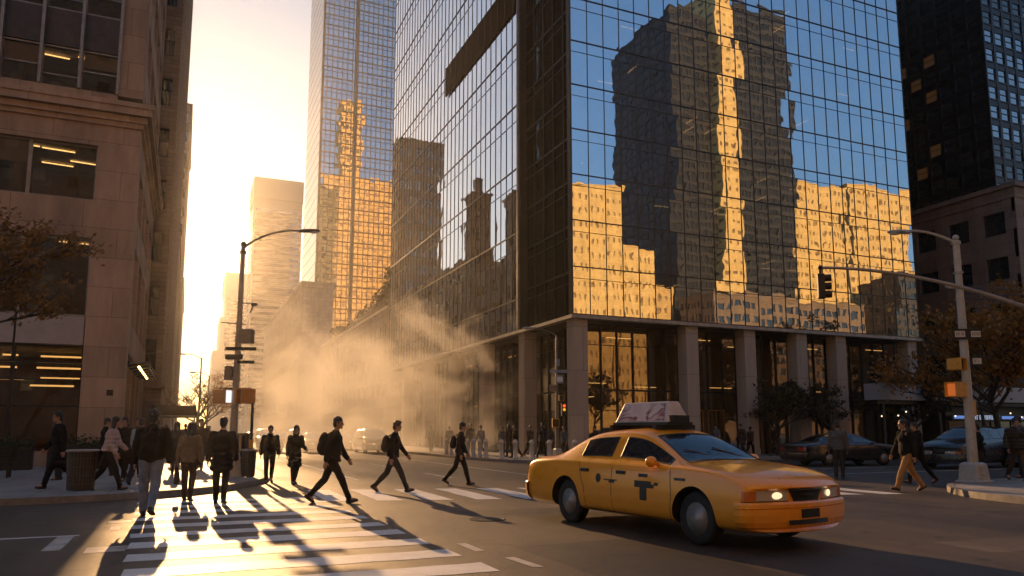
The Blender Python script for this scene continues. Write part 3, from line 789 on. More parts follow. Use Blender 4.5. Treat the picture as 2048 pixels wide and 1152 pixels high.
building('brick_building', 'slim dark setback block rising between lower roofs of the left row', 'building', -5.3, -1.9, 107.2, 111, 39.0, brown, [('E', 2, 9, .9, 1.6), ('S', 2, 9, .7, 1.6)], M['glass_pane'], limit=40)
building('brick_building', 'broad low brick building in front of the far left tower', 'building', -22, -2.0, 111.2, 152.5, 29.0, tan, [('E', 12, 7, .9, 1.6)], M['glass_pane'], limit=40)
building('brick_tower', 'tower at the far end of the left row with the sun at its edge', 'building', -11.4, -1.82, 153, 192, 65, brown, [('E', 14, 16, .9, 1.6), ('S', 6, 16, .8, 1.6)], M['glass_pane'], limit=40)
building('brick_building', 'last broad building of the left row fading in the haze', 'building', -26, -1.9, 192.5, 250, 38, tan, [('E', 20, 9, 1, 1.6)], M['glass_pane'], limit=40)

# ================= the right-hand row behind the glass block =================
LB = building('low_stone_building', 'low long stone building with planted roof terrace behind the glass block', 'building', 20.0, 46, 80, 122, 15.3, pale, [('W', 16, 3, 1.0, 1.8), ('S', 10, 3, 1.0, 1.8)], M['glass_pane'], roofbits=False, parapet=1.0)
building('blank_stone_building', 'plain pale stone block glowing in the haze left of the gold glass tower', 'building', 20.0, 26.5, 150, 226, 31, pale, [('W', 26, 6, 1.6, 2.6)], M['glass_pane'], limit=60, roofbits=False)
def glass_tower(name, label, x0, x1, y0, y1, h, ncs, ncw, rows, gm, mm, tilt, setb=None):
    t = thing(name, label, 'building', ((x0 + x1) / 2, (y0 + y1) / 2, 0))
    k = MB(); panes_grid(k, 'y', -1, y0, x0, x1, .2, h, ncs, rows, tilt, seed=21, sub=.6); k.build('glass_curtain_wall', gm, t)
    k = MB(); panes_grid(k, 'x', -1, x0, y0, y1, .2, h, ncw, rows, tilt, seed=22, sub=.6); k.build('glass_curtain_wall', gm, t)
    k = MB(); mullions(k, 'y', -1, y0, x0, x1, .2, h, ncs, rows, .6, .16, .14, .30, .10, .12); mullions(k, 'x', -1, x0, y0, y1, .2, h, ncw, rows, .6, .10, .022, .22, .02, .08); k.build('mullion_grid', mm, t)
    k = MB(); k.box(x0 + .5, x1 - .1, y0 + .5, y1 - .1, 0, h - .1); k.box(x0 - .1, x1 + .1, y0 - .1, y1 + .1, h, h + 1.2); k.build('inner_wall', M['core'], t)
    return t
GT = glass_tower('glass_tower', 'tall slender gold-reflecting glass tower rising behind the low stone building', 28.3, 52, 189, 213, 128, 18, 16, 44, M['glass_tower'], mat('bronze_mullion', (.20, .13, .06), .4, .5), .0028)
k = MB(); k.box(28.3 + 8.6, 28.3 + 9.3, 188.2, 189.2, .2, 128); k.box(28.3 - .05, 28.3 + .5, 188.6, 189.3, .2, 128); k.build('corner_fin', mat('bronze_fin', (.14, .09, .045), .4, .5), GT)
# far hazy towers
def far_tower(name, label, x0, x1, y0, y1, h, floors, wmat, step=None):
    t = thing(name, label, 'building', ((x0 + x1) / 2, (y0 + y1) / 2, 0))
    k = MB(); k.box(x0, x1, y0, y1, 0, h)
    if step: 
        for (a, b_, c, d, hh) in step: k.box(a, b_, c, d, 0, hh)
    k.box(x0 - .3, x1 + .3, y0 - .3, y1 + .3, h - 9, h + .4)
    k.build('wall', wmat, t)
    for j in range(floors):
        z = 8 + (h - 20) * j / floors
        q = MB(); q.box(x0 + .8, x1 - .8, y0 - .12, y0 + .1, z, z + (h - 20) / floors * .5); q.box(x0 - .12, x0 + .1, y0 + .8, y1 - .8, z, z + (h - 20) / floors * .5)
        q.build('window_band', M['glass_pane'], t)
    return t
far_tower('office_tower', 'flat topped office tower in orange haze left of the gold glass tower', 22.8, 43.0, 330, 352, 110, 34, mat('tower_stone', (.32, .25, .18), .8))
far_tower('office_tower', 'stepped pale tower farthest away down the street behind the left lamp post', 16.6, 30.3, 420, 450, 85, 24, mat('tower_pale', (.40, .33, .26), .8), [(14.6, 17, 418, 450, 61), (11.8, 15, 416, 450, 43)])
# right edge
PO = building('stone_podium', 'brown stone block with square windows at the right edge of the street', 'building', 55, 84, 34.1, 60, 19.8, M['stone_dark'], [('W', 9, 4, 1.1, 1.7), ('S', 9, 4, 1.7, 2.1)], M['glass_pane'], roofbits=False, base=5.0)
black_stone = mat('black_cladding', (.014, .013, .013), .3, .2)
litw = glow('lit_office', (1, .42, .08), .022)
rl = random.Random(9); litset = {}
M['sky_pane'] = curtain_glass('sky_pane', refl=(.8, .85, .9), tint=(.1, .1, .1), lo=.5, wob=.25, wscale=.8)
def lit_dark(p):
    if p[5] != 'x': return M['sky_pane']
    key = (round(p[1], 1), round(p[2], 1))
    return p[1] > 43.2 and rl.random() < (.24 if p[2] < 38 else .05)
DT = building('dark_tower', 'near-black office tower with a few amber windows rising behind the brown stone block', 'building', 60.2, 79, 38.7, 57.5, 62, black_stone, [('W', 13, 24, .35, .55), ('S', 14, 24, .28, .5)], M['glass_pane'], z0=19.8, base=.6, depth=.12, limit=100, lit=lit_dark, litmat=litw, roofbits=False, score=lambda p: (0 if p[5] == 'x' and p[1] > 42 and p[2] < 44 else 0 if p[5] == 'y' and p[0] < 66 else 50) + abs(p[2] - 30))
# golden blocks behind, seen lit in the tower's glass
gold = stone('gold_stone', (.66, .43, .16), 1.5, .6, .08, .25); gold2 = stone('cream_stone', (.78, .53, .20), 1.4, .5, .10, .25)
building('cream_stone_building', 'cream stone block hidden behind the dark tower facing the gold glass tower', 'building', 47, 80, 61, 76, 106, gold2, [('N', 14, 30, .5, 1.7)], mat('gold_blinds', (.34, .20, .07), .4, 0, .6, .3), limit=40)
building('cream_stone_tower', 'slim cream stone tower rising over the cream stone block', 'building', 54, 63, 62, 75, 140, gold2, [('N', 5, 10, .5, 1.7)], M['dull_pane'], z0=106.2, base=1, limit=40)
# south side of the crossing, mirrored in the glass block
M['blind'] = mat('window_blinds', (.30, .20, .09), .35, 0, .6, .35)
def south(name, label, x0, x1, yn, d, h, wm, nc, nr, pw=.9, sh=1.6, win='blind', **kw):
    return building(name, label, 'building', x0, x1, yn - d, yn, h, wm, [('N', nc, nr, pw, sh), ('W', 8, nr, pw, sh)], M[win], limit=100, score=lambda p: -p[1], **kw)
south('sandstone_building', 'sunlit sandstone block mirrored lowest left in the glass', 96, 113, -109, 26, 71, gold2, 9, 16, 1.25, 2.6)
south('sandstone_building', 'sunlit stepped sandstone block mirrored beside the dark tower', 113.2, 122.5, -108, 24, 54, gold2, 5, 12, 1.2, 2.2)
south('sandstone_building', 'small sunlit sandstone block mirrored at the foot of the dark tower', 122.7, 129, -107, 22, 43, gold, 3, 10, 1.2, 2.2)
south('slate_tower', 'dark slate tower with a pale stone stair shaft mirrored in the glass', 131.5, 146.3, -109, 34, 132, mat('slate_cladding', (.026, .025, .026), .8), 8, 40, .5, 1.1, win='dull_pane', roofbits=False)
south('slate_tower', 'dark slate tower wing right of the pale stair shaft mirrored in the glass', 154, 178, -109, 34, 140, mat('slate_cladding_b', (.024, .025, .029), .8), 12, 42, .4, 1.2, win='dull_pane', roofbits=False)
south('stair_shaft', 'pale stone stair shaft between the two dark slate wings', 146.35, 153.95, -106, 30, 141, gold2, 3, 44, 1.5, 2.1, roofbits=False)
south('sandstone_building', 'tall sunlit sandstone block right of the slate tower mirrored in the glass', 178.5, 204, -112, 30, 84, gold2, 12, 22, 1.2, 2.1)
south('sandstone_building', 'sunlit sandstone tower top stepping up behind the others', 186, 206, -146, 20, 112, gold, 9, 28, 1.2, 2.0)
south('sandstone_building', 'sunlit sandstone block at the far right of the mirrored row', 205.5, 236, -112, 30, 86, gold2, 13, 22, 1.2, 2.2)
south('slate_building', 'dark lower building mirrored at the right foot of the sandstone blocks', 202, 240, -92, 14, 50, mat('slate_low', (.05, .042, .036), .6), 14, 12, .9, 1.6, win='glass_pane')
south('brick_building', 'shaded brick building mirrored below the slate tower', 128, 182, -88, 14, 38, brown, 20, 9, .9, 1.6, win='glass_pane')

building('stone_building', 'long pale stone building across the street behind the viewpoint', 'building', -62, 41, -40, -14, 50, stone('lit_stone', (.48, .39, .29), 1.5, .6, .08, .25), [('N', 40, 13, 1.4, 2.0)], M['glass_pane'], limit=90, roofbits=False, score=lambda p: abs(p[0] - 9) + p[2] * .3)  # unseen block, added to cut sky light and bounce warm sun forward
# ---------------------------------------------------------------- street furniture
def arc(p0, p1, p2, n=14):
    p0, p1, p2 = V(*p0), V(*p1), V(*p2)
    return [(1 - t) ** 2 * p0 + 2 * t * (1 - t) * p1 + t * t * p2 for t in [i / n for i in range(n + 1)]]
def cobra(parent, tip, d, m):
    """cobra-head lamp: tapered hood with a glass bowl below"""
    k = MB(); rot = d.to_track_quat('X', 'Z').to_matrix()
    k.ell(tip, (.30, .12, .065), rot, 14, 8); k.tube([Vector(tip) - d * .42, Vector(tip) - d * .2], [.035, .075], 10)
    h = k.build('lamp_head', m, parent, smooth=True)
    k = MB(); k.ell(Vector(tip) + d * .07 + V(0, 0, -.04), (.17, .09, .05), rot, 12, 6); k.build('lamp_bowl', mat_bowl, h, smooth=True)
mat_bowl = mat('lamp_bowl', (.55, .58, .62), .15)
def sign_plate(parent, name, c, w_, h_, ang, body, panel=None, glyphs=0, gm=None, seed=0, panels=None):
    rot = Matrix.Rotation(ang, 3, 'Z'); n_ = rot @ V(0, -1, 0)
    k = MB(); k.obox(c, (w_, .025, h_), rot); s = k.build(name, body, parent, bevel=.006)
    if panel:
        r = random.Random(seed)
        for (u0, u1) in panels or [(-.42, .42)]:
            q = MB(); q.obox(V(*c) + rot @ V((u0 + u1) / 2 * w_, -.016, 0), (abs(u1 - u0) * w_, .006, h_ * .56), rot); q.build('sign_panel', panel, s)
            if glyphs:
                g_ = MB(); x = u0 * w_ + .03
                while x < u1 * w_ - .05:
                    ww = r.uniform(.022, .04); t = r.randint(0, 3)
                    base = V(*c) + rot @ V(x + ww / 2, -.0205, 0); hh = h_ * .30
                    g_.obox(base + rot @ V(-ww * .4, 0, 0), (.008, .003, hh), rot)
                    if t != 0: g_.obox(base + rot @ V(ww * .4, 0, 0), (.008, .003, hh), rot)
                    if t != 1: g_.obox(base + V(0, 0, hh * .46), (ww * .72, .003, .009), rot)
                    if t == 2: g_.obox(base, (ww * .72, .003, .009), rot)
                    if t == 3: g_.obox(base - V(0, 0, hh * .46), (ww * .72, .003, .009), rot)
                    x += ww + .018
                g_.build('lettering', gm or M['black'], s)
    return s
def ped_signal(parent, c, ang, m, face=None, size=(.40, .30, .42)):
    rot = Matrix.Rotation(ang, 3, 'Z')
    k = MB(); k.obox(c, size, rot); s = k.build('pedestrian_signal', m, parent, bevel=.02)
    f_ = rot @ V(0, -1, 0)
    q = MB(); 
    for (a, b_, cc, d) in ((-.47, .47, .44, .50), (-.47, -.41, -.48, .44), (.41, .47, -.48, .44)):
        q.obox(V(*c) + f_ * (size[1] / 2 + .06) + rot @ V((a + b_) / 2 * size[0], 0, (cc + d) / 2 * size[2]), ((b_ - a) * size[0], .12, (d - cc) * size[2]), rot)
    q.build('visor', m, s)
    q = MB(); q.obox(V(*c) + f_ * (size[1] / 2 + .008), (size[0] * .8, .012, size[2] * .82), rot); q.build('lens', face or M['black'], s)
    return s
def pole(parent, b, tip, r0, r1, m, name='pole'):
    k = MB(); b, tip = V(*b), V(*tip)
    k.tube([b + (tip - b) * t for t in (0, .25, .5, .75, 1)], [r0 + (r1 - r0) * t for t in (0, .25, .5, .75, 1)], 12)
    for t in (.35, .62, .9):
        q = b + (tip - b) * t; rr_ = r0 + (r1 - r0) * t; k.tube([q - V(0, 0, .03), q + V(0, 0, .03)], rr_ + .012, 12)
    return k.build(name, m, parent, smooth=False)

# left-hand lamp post on the near corner
px, py = 1.43, 25.1
LP = thing('street_lamp', 'tall street lamp with orange crossing signals and sign boxes on the left corner', 'street lamp', (px, py, .14), 0, None)
def plinth(parent, x, y, w0, w1, h, m):
    k = MB(); z = .14
    def ring(w_, zz): return [(x - w_, y - w_, zz), (x + w_, y - w_, zz), (x + w_, y + w_, zz), (x - w_, y + w_, zz)]
    lv = [ring(w0 + .05, z), ring(w0 + .05, z + .05), ring(w0, z + .06), ring(w1, z + h), ring(w1 * .75, z + h + .05)]
    vs = sum(lv, []); fs = [tuple(range(4))[::-1], tuple(range(16, 20))]
    for i in range(4):
        for q in range(4): fs.append((i * 4 + q, i * 4 + (q + 1) % 4, i * 4 + 4 + (q + 1) % 4, i * 4 + 4 + q))
    k.add(vs, fs); k.box(x - .07, x + .07, y - w0 - .012, y - w0 + .05, z + .2, z + .45)
    return k.build('plinth', m, parent, bevel=.015)
plinth(LP, px, py, .27, .22, .72, M['pole_white'])
pole(LP, (px, py, .8), (px + .04, py, 7.5), .125, .065, mat('bronze_pole', (.30, .25, .20), .45, .3, .2, 6))
k = MB(); k.tube([(px + .04, py, 7.2), (px + .04, py, 7.3)], .1); k.build('pole_band', M['pole_dark'], LP); k = MB(); k.ell((px + .04, py, 7.52), (.09, .09, .1)); k.build('finial', M['pole_dark'], LP, smooth=True)
dA = V(.917, -.399, 0)
p0 = V(px + .06, py, 7.42)
k = MB(); pts = arc(p0, p0 + dA * .75 + V(0, 0, .62), p0 + dA * 1.85 + V(0, 0, .56)); k.tube(pts, [.045 - .018 * i / 14 for i in range(15)], 8); k.build('arm', M['pole_dark'], LP, smooth=True)
cobra(LP, p0 + dA * 2.15 + V(0, 0, .55), dA, M['pole_dark'])
# camera bracket
k = MB(); k.tube([(px + .05, py, 5.6), V(px + .05, py, 5.6) + dA * .45], .02, 6); k.ell(V(px, py, 5.55) + dA * .48, (.11, .09, .07)); k.tube([V(px, py, 5.55) + dA * .46, V(px, py, 5.28) + dA * .36], .03, 6); k.build('camera_bracket', M['metal_dark'], LP)
a0 = -CYAW
k = MB(); k.tube([V(px, py, 4.98) - dA * .55, V(px, py, 4.90) + dA * .25], .018, 6); k.build('wire_bracket', M['metal_dark'], LP)
k = MB(); k.obox(V(px, py, 4.52) + dA * .28, (.40, .34, .46), Matrix.Rotation(a0, 3, 'Z')); k.obox(V(px, py, 4.52) + dA * .05, (.30, .06, .05), Matrix.Rotation(a0, 3, 'Z')); k.build('control_box', M['pole_dark'], LP, bevel=.02)
sign_plate(LP, 'street_sign', V(px, py, 4.12) + dA * .1 + V(0, -.14, 0), .95, .11, a0 + .12, M['metal_dark'])
sign_plate(LP, 'street_sign', V(px, py, 3.86) - dA * .1 + V(.0, -.15, 0), .55, .17, a0, M['metal_dark'])
sign_plate(LP, 'street_sign', V(px, py, 3.70) + dA * .28 + V(0, -.14, 0), .52, .10, a0 + .1, M['metal_dark'])
k = MB(); k.obox(V(px, py, 3.36) - dA * .22, (.24, .22, .44), Matrix.Rotation(a0, 3, 'Z')); k.build('control_box', M['pole_dark'], LP, bevel=.02)
for zz in (3.2, 3.5, 4.4, 4.62):
    k = MB(); k.tube([(px + .01, py, zz - .02), (px + .01, py, zz + .02)], .135, 12); k.build('pole_band', M['metal_grey'], LP)
s1 = ped_signal(LP, V(px, py, 2.62) - dA * .40, a0 + 1.0, M['orange'], glow('walk_lens', (.9, .92, 1.0), .9), (.34, .50, .46))
ped_signal(LP, V(px, py, 2.64) + dA * .40, a0 - .8, M['orange'], None, (.36, .36, .46))
k = MB(); k.tube([V(px, py, 2.42) - dA * .5, V(px, py, 2.42) + dA * .5], .025, 6); k.tube([V(px, py, 2.88) - dA * .5, V(px, py, 2.88) + dA * .5], .025, 6); k.build('signal_bracket', M['metal_dark'], LP)
# thin post with call button beside it
t = thing('call_button_post', 'thin dark post with a call button right of the left street lamp', 'post', (px + .52, py - .2, .14))
k = MB(); k.tube([(px + .52, py - .2, .14), (px + .52, py - .2, 2.75)], .045, 8); k.lathe([(.11, .14), (.11, .2), (.06, .26)], (px + .52, py - .2, 0), 12); k.ell((px + .52, py - .2, 2.75), .055, nu=8, nv=6); k.build('post', M['metal_dark'], t)
k = MB(); k.obox((px + .52, py - .27, 1.15), (.12, .08, .26)); k.build('call_button', M['yellow'], t)
# dark newspaper boxes behind the pole
def news_box(x, y, lab, h=1.15):
    t = thing('newspaper_box', lab, 'news box', (x, y, .14), -CYAW, 'news boxes by the left street lamp')
    k = MB(); k.box(-.22, .22, -.2, .2, .30, h); k.box(-.05, .05, -.05, .05, .04, .3); k.box(-.2, .2, -.18, .18, 0, .04); k.build('cabinet', M['metal_dark'], t, local=True, bevel=.02)
    k = MB(); k.box(-.18, .18, -.215, -.2, .62, h - .06); k.build('door_window', M['glass_pane'], t, local=True)
    k = MB(); k.box(-.06, .06, -.24, -.2, .55, .59); k.build('handle', M['metal_grey'], t, local=True)
news_box(px + .32, py + .55, 'dark newspaper box on the pavement just behind the left street lamp', 1.35)
t = thing('litter_bin', 'low dark litter bin right beside the foot of the left street lamp', 'litter bin', (px + .46, py - .75 + .3, .14))
k = MB(); k.lathe([(.0, .03), (.19, .03), (.22, .80), (.23, .82), (.2, .84), (.18, .78)], (px + .46, py - .45, .14), 14); k.build('drum', M['metal_dark'], t)
k = MB(); k.lathe([(.235, .80), (.25, .82), (.235, .86)], (px + .46, py - .45, .14), 14); k.build('rim', M['metal_grey'], t)

# big wire litter bin by the kerb
t = thing('litter_bin', 'brown wire mesh litter bin at the kerb left of the pink puffer jacket', 'litter bin', (-2.2, 20.9, .14))
k = MB(); k.lathe([(.05, .03), (.27, .03), (.31, .92), (.30, .92), (.26, .05)], (-2.2, 20.9, .14), 20)
k.build('inner_drum', mat('bin_brown', (.06, .045, .032), .55, .3, .3, 5), t)
k = MB()
for i in range(28):
    q = 2 * PI * i / 28; k.tube([(-2.2 + .285 * math.cos(q), 20.9 + .285 * math.sin(q), .16), (-2.2 + .33 * math.cos(q), 20.9 + .33 * math.sin(q), 1.06)], .008, 4)
for z in (.3, .5, .7, .9): k.tube([(-2.2 + (.29 + (z - .16) * .045) * math.cos(q), 20.9 + (.29 + (z - .16) * .045) * math.sin(q), z) for q in [2 * PI * i / 20 for i in range(21)]], .007, 4)
k.build('mesh_basket', mat('bin_mesh', (.13, .10, .075), .5, .4), t)
k = MB(); k.lathe([(.31, .91), (.36, .92), (.37, .95), (.33, .97)], (-2.2, 20.9, .14), 20); k.build('rim', mat('bin_rim', (.35, .30, .26), .5, .3), t)

M['planter_leaf'] = mat('planter_shrub', (.045, .055, .02), .7, 0, .4, 4)
# planters in front of the stone building
for i, x in enumerate((-8.2, -6.0, -3.6)):
    t = thing('planter_box', ['black planter box at the far left of the shopfront', 'black planter box in the middle of the shopfront', 'black planter box nearest the stone corner pier'][i], 'planter', (x, 32.6, .14), 0, 'planters in front of the shopfront')
    k = MB(); k.box(x - .95, x + .95, 32.3, 32.9, .14, .95); k.box(x - 1.0, x + 1.0, 32.25, 32.95, .86, .97); k.build('box', M['black'], t, bevel=.01)
    k = MB(); r = random.Random(i)
    for q in range(500):
        c_ = V(x + r.uniform(-.95, .95), 32.6 + r.uniform(-.3, .3), .97 + abs(r.gauss(0, .16))); s_ = r.uniform(.03, .07); n_ = V(r.gauss(0, 1), r.gauss(0, 1), r.gauss(0, 1)).normalized(); a_ = n_.orthogonal().normalized() * s_; b_ = n_.cross(a_)
        k.quad(c_ - a_, c_ - b_, c_ + a_, c_ + b_)
    k.build('shrub', M['planter_leaf'], t)
# bench
t = thing('bench', 'dark slatted bench on the pavement at the left edge', 'bench', (-5.6, 27.5, .14))
k = MB()
for i in range(4): k.box(-6.5, -4.7, 27.3 + i * .12, 27.39 + i * .12, .56, .60)
k.build('seat', M['metal_dark'], t)
k = MB()
for i in range(3): k.box(-6.5, -4.7, 27.78, 27.81, .72 + i * .13, .81 + i * .13)
k.build('backrest', M['metal_dark'], t)
for x in (-6.35, -4.85):
    k = MB(); k.box(x - .03, x + .03, 27.32, 27.38, .14, .57); k.box(x - .03, x + .03, 27.70, 27.77, .14, 1.1); k.build('leg', M['metal_dark'], t)

# dark entrance canopy on the left pavement
t = thing('entrance_canopy', 'dark fabric entrance canopy reaching over the left pavement', 'canopy', (-.5, 49.2, .14))
k = MB(); k.box(-1.75, .62, 47.6, 50.6, 2.62, 3.02); k.box(-1.8, .68, 47.5, 50.7, 2.35, 2.66)
k.build('canopy_cover', mat('canopy_cloth', (.022, .020, .018), .8), t, bevel=.03)
for (x, y) in ((.56, 47.7), (.56, 50.5), (-1.2, 47.7), (-1.2, 50.5)):
    k = MB(); k.tube([(x, y, .14), (x, y, 2.4)], .035, 8); k.build('post', M['metal_grey'], t)
k = MB(); k.box(-1.7, .6, 47.48, 47.50, 2.38, 2.44); k.build('trim', M['metal_grey'], t)

# right-hand lamp post
qx, qy = 20.15, 14.24; zb = .14
RP = thing('street_lamp', 'grey street lamp with black signs and yellow signals on the right corner', 'street lamp', (qx, qy, zb))
plinth(RP, qx, qy, .28, .24, .50, M['pole_white'])
pole(RP, (qx, qy, .66), (qx, qy, 7.0), .135, .085, M['pole_white'])
k = MB(); k.tube([(qx, qy, 6.88), (qx, qy, 6.98)], .12); k.build('pole_band', M['pole_white'], RP); k = MB(); k.ell((qx, qy, 7.08), (.09, .09, .09)); k.build('finial', M['pole_white'], RP, smooth=True)
dB = -dA; p0 = V(qx, qy, 6.92)
k = MB(); pts = arc(p0, p0 + dB * .75 + V(0, 0, .42), p0 + dB * 1.45 + V(0, 0, .36)); k.tube(pts, [.045 - .014 * i / 14 for i in range(15)], 8); k.build('arm', M['pole_white'], RP, smooth=True)
cobra(RP, p0 + dB * 1.68 + V(0, 0, .33), dB, mat('lamp_blue_grey', (.30, .34, .42), .35, .4))
k = MB(); k.tube([V(qx, qy, 5.62) + dB * .34, V(qx, qy, 5.62) - dB * .2], .03, 6); k.ell(V(qx, qy, 5.66) + dB * .34, .06); k.build('cable_bracket', M['pole_white'], RP)
for zz in (5.6, 6.05):
    k = MB(); k.tube([(qx, qy, zz - .03), (qx, qy, zz + .03)], .125, 12); k.build('pole_band', M['metal_grey'], RP)
white = mat('sign_white', (.62, .62, .60), .4, 0, .08)
fr_ = V(-.27, -.14, 0) * 0 + (V(-.399, -.917, 0)) * .16
sign_plate(RP, 'one_way_sign', V(qx, qy, 4.26) + fr_ + dA * .02, .84, .30, a0, M['black'], white, 1, M['black'], 3, [(-.42, -.08), (.12, .44)])
sign_plate(RP, 'one_way_sign', V(qx, qy, 3.50) + fr_ * .6 + dA * .26, .36, .29, a0, M['black'], white, 1, M['black'], 5, [(-.30, .36)])
ped_signal(RP, V(qx, qy, 3.42) + dB * .30, a0 + .5, M['yellow'], None, (.30, .30, .33))
ped_signal(RP, V(qx, qy, 2.70) + dB * .28, a0 - 1.1, M['yellow'], glow('hand_lens', (1, .22, .03), .35), (.36, .40, .42))
k = MB(); k.tube([V(qx, qy, 2.52) + dB * .4, V(qx, qy, 2.52)], .025, 6); k.tube([V(qx, qy, 3.3) + dB * .3, V(qx, qy, 3.3)], .025, 6); k.build('signal_bracket', M['metal_dark'], RP)
k = MB(); k.tube([V(qx - .16, qy - .06, .64), V(qx - .16, qy - .06, 1.0)], .05, 8); k.build('cable_pipe', M['pole_white'], RP)
k = MB(); k.obox(V(qx + .17, qy, 2.18), (.12, .12, .42)); k.build('control_box', M['yellow'], RP)
# traffic signal hanging from its mast arm
mx_, my_ = 18.75, 10.4
TS = thing('traffic_signal', 'traffic signal hung at the tip of a long grey mast arm from the right', 'traffic signal', (mx_, my_, .14))
plinth(TS, mx_, my_, .26, .22, .5, M['pole_white'])
pole(TS, (mx_, my_, .66), (mx_, my_, 4.4), .13, .11, M['pole_white'])
tip = V(13.32, 12.75, 5.30)
bse = V(mx_, my_, 3.85)
def mast(t):  # rises fast then flattens
    p = bse + (tip - bse) * t; p.z = bse.z + (tip.z - bse.z) * (1 - (1 - t) ** 1.9); return p
k = MB(); pts = [mast(i / 20) for i in range(21)]; k.tube(pts, [.058 - .026 * i / 20 for i in range(21)], 8); k.build('mast_arm', M['metal_grey'], TS, smooth=True)
k = MB(); k.tube([tip, tip - V(0, 0, .14)], .03, 6); k.ell(tip, .055); hd = k.build('hanger', M['metal_dark'], TS)
k = MB(); cS = tip - V(0, 0, .44); k.obox(cS, (.17, .16, .58), Matrix.Rotation(.9, 3, 'Z')); hs = k.build('signal_head', M['black'], TS, bevel=.02)
for i in range(3):
    c_ = cS + V(0, 0, .19 - .19 * i); f_ = Matrix.Rotation(.9, 3, 'Z') @ V(0, -1, 0)
    q = MB(); q.tube([c_ + f_ * .075, c_ + f_ * .22], .085, 12, cap=False); q.build('hood', M['black'], hs)
    q = MB(); q.ell(c_ + f_ * .085, (.07, .07, .07), nu=10, nv=6); q.build('lens', M['glass_pane'], hs)
# span wires
for i, (za, zb_) in enumerate(((5.62, 6.0), (5.45, 5.75), (5.3, 5.45))):
    pa = V(qx, qy, za); 
    for (e, lab) in ((V(46.5, 33.6, za + 3.2 + i * .1), 'a'), (V(58, 4, zb_ + .6), 'b')):
        k = MB(); k.tube([pa + (e - pa) * t - V(0, 0, .35 * 4 * t * (1 - t)) for t in [j / 14 for j in range(15)]], .012, 5)
        tag(k.build('overhead_wire', M['black']), ['topmost', 'middle', 'lowest'][i] + ' overhead wire running ' + ('left from the right street lamp towards the glass block' if lab == 'a' else 'right from the right street lamp out of view'), 'wire', 'overhead wires at the right street lamp')
# far lamp with signals in front of the glass corner
sx, sy = 17.25, 33.95
FP = thing('street_lamp', 'slim dark street lamp with a red signal in front of the glass block corner', 'street lamp', (sx, sy, .14))
plinth(FP, sx, sy, .2, .17, .5, M['pole_white'])
pole(FP, (sx, sy, .6), (sx, sy, 6.4), .10, .06, M['pole_dark'])
p0 = V(sx, sy, 6.35); dC = V(-.93, .37, 0)
k = MB(); pts = arc(p0, p0 + dC * .6 + V(0, 0, .42), p0 + dC * 1.2 + V(0, 0, .44)); k.tube(pts, .03, 7); k.build('arm', M['pole_dark'], FP)
cobra(FP, p0 + dC * 1.45 + V(0, 0, .43), dC, M['metal_grey'])
blue_s = mat('sign_blue_grey', (.20, .25, .33), .45)
sign_plate(FP, 'street_sign', (sx, sy - .13, 5.0), .18, .36, a0, blue_s)
sign_plate(FP, 'street_sign', (sx + .02, sy - .13, 4.55), .85, .16, a0, blue_s)
sign_plate(FP, 'street_sign', (sx + .1, sy - .13, 4.15), .34, .42, a0, blue_s, white)
sign_plate(FP, 'street_sign', (sx - .25, sy - .13, 3.7), .45, .34, a0, M['stone_dark'])
ped_signal(FP, V(sx + .22, sy - .05, 3.2), a0, M['yellow'], None, (.26, .22, .28))
ped_signal(FP, V(sx - .12, sy - .05, 1.95), a0, M['yellow'], None, (.36, .25, .45))
k = MB(); cS = V(sx + .34, sy - .1, 2.62); k.obox(cS, (.28, .22, .62), Matrix.Rotation(a0, 3, 'Z')); hs = k.build('signal_head', M['metal_dark'], FP)
for i, e in enumerate((('red_lens', (1, .08, .02), 1.4), ('amber_lens', (1, .42, .03), .8), None)):
    q = MB(); q.ell(cS + V(-.05, -.12, .19 - .19 * i), .075, nu=10, nv=6); q.build('lens', glow(*e) if e else M['black'], hs)
# slim lamp posts far down the left pavement
for i, (x, y, h, lab) in enumerate(((.95, 59.5, 6.9, 'thin backlit lamp post down the left pavement past the canopy'), (1.75, 68, 6.2, 'farther thin lamp post beside the bare street tree'))):
    t = thing('street_lamp', lab, 'street lamp', (x, y, .14), 0, 'backlit lamp posts down the left pavement')
    k = MB(); k.tube([(x, y, .14), (x, y, h)], [.09, .05], 8); k.lathe([(.18, .14), (.16, .5), (.09, .7)], (x, y, 0), 10); k.build('pole', M['pole_dark'], t)
    k = MB(); k.tube(arc((x, y, h - .1), (x - .5, y - .2, h + .25), (x - 1.1, y - .4, h + .2)), .03, 6); k.build('arm', M['pole_dark'], t)
    k = MB(); k.ell((x - 1.3, y - .45, h + .18), (.28, .12, .06)); k.build('lamp_head', M['pole_dark'], t)
# bollards along the far corner kerb
bm_ = mat('bollard_stone', (.50, .45, .39), .7, 0, .15, 6)
k = MB(); k.lathe([(.14, 0), (.14, .06), (.11, .08), (.105, .78), (.125, .80), (.125, .86), (.09, .93), (.03, .99)], (0, 0, 0), 14); bme = k.mesh('bollard', smooth=True); bme.materials.append(bm_)
pts = [(14.75, 44 - i * .95) for i in range(8)] + [(15.15, 36.2), (15.5, 35.2), (16.0, 34.3), (16.7, 33.75)] + [(17.9 + i * 1.1, 33.3) for i in range(7)]
pts.sort(key=lambda p: p[0] * .917 - p[1] * .399)
for i, (x, y) in enumerate(pts):
    o = bpy.data.objects.new('bollard', bme); COL.objects.link(o); o.location = (x, y, .14)
    tag(o, 'pale stone bollard in the row along the kerb of the far corner', 'bollard', 'bollards along the far corner kerb')
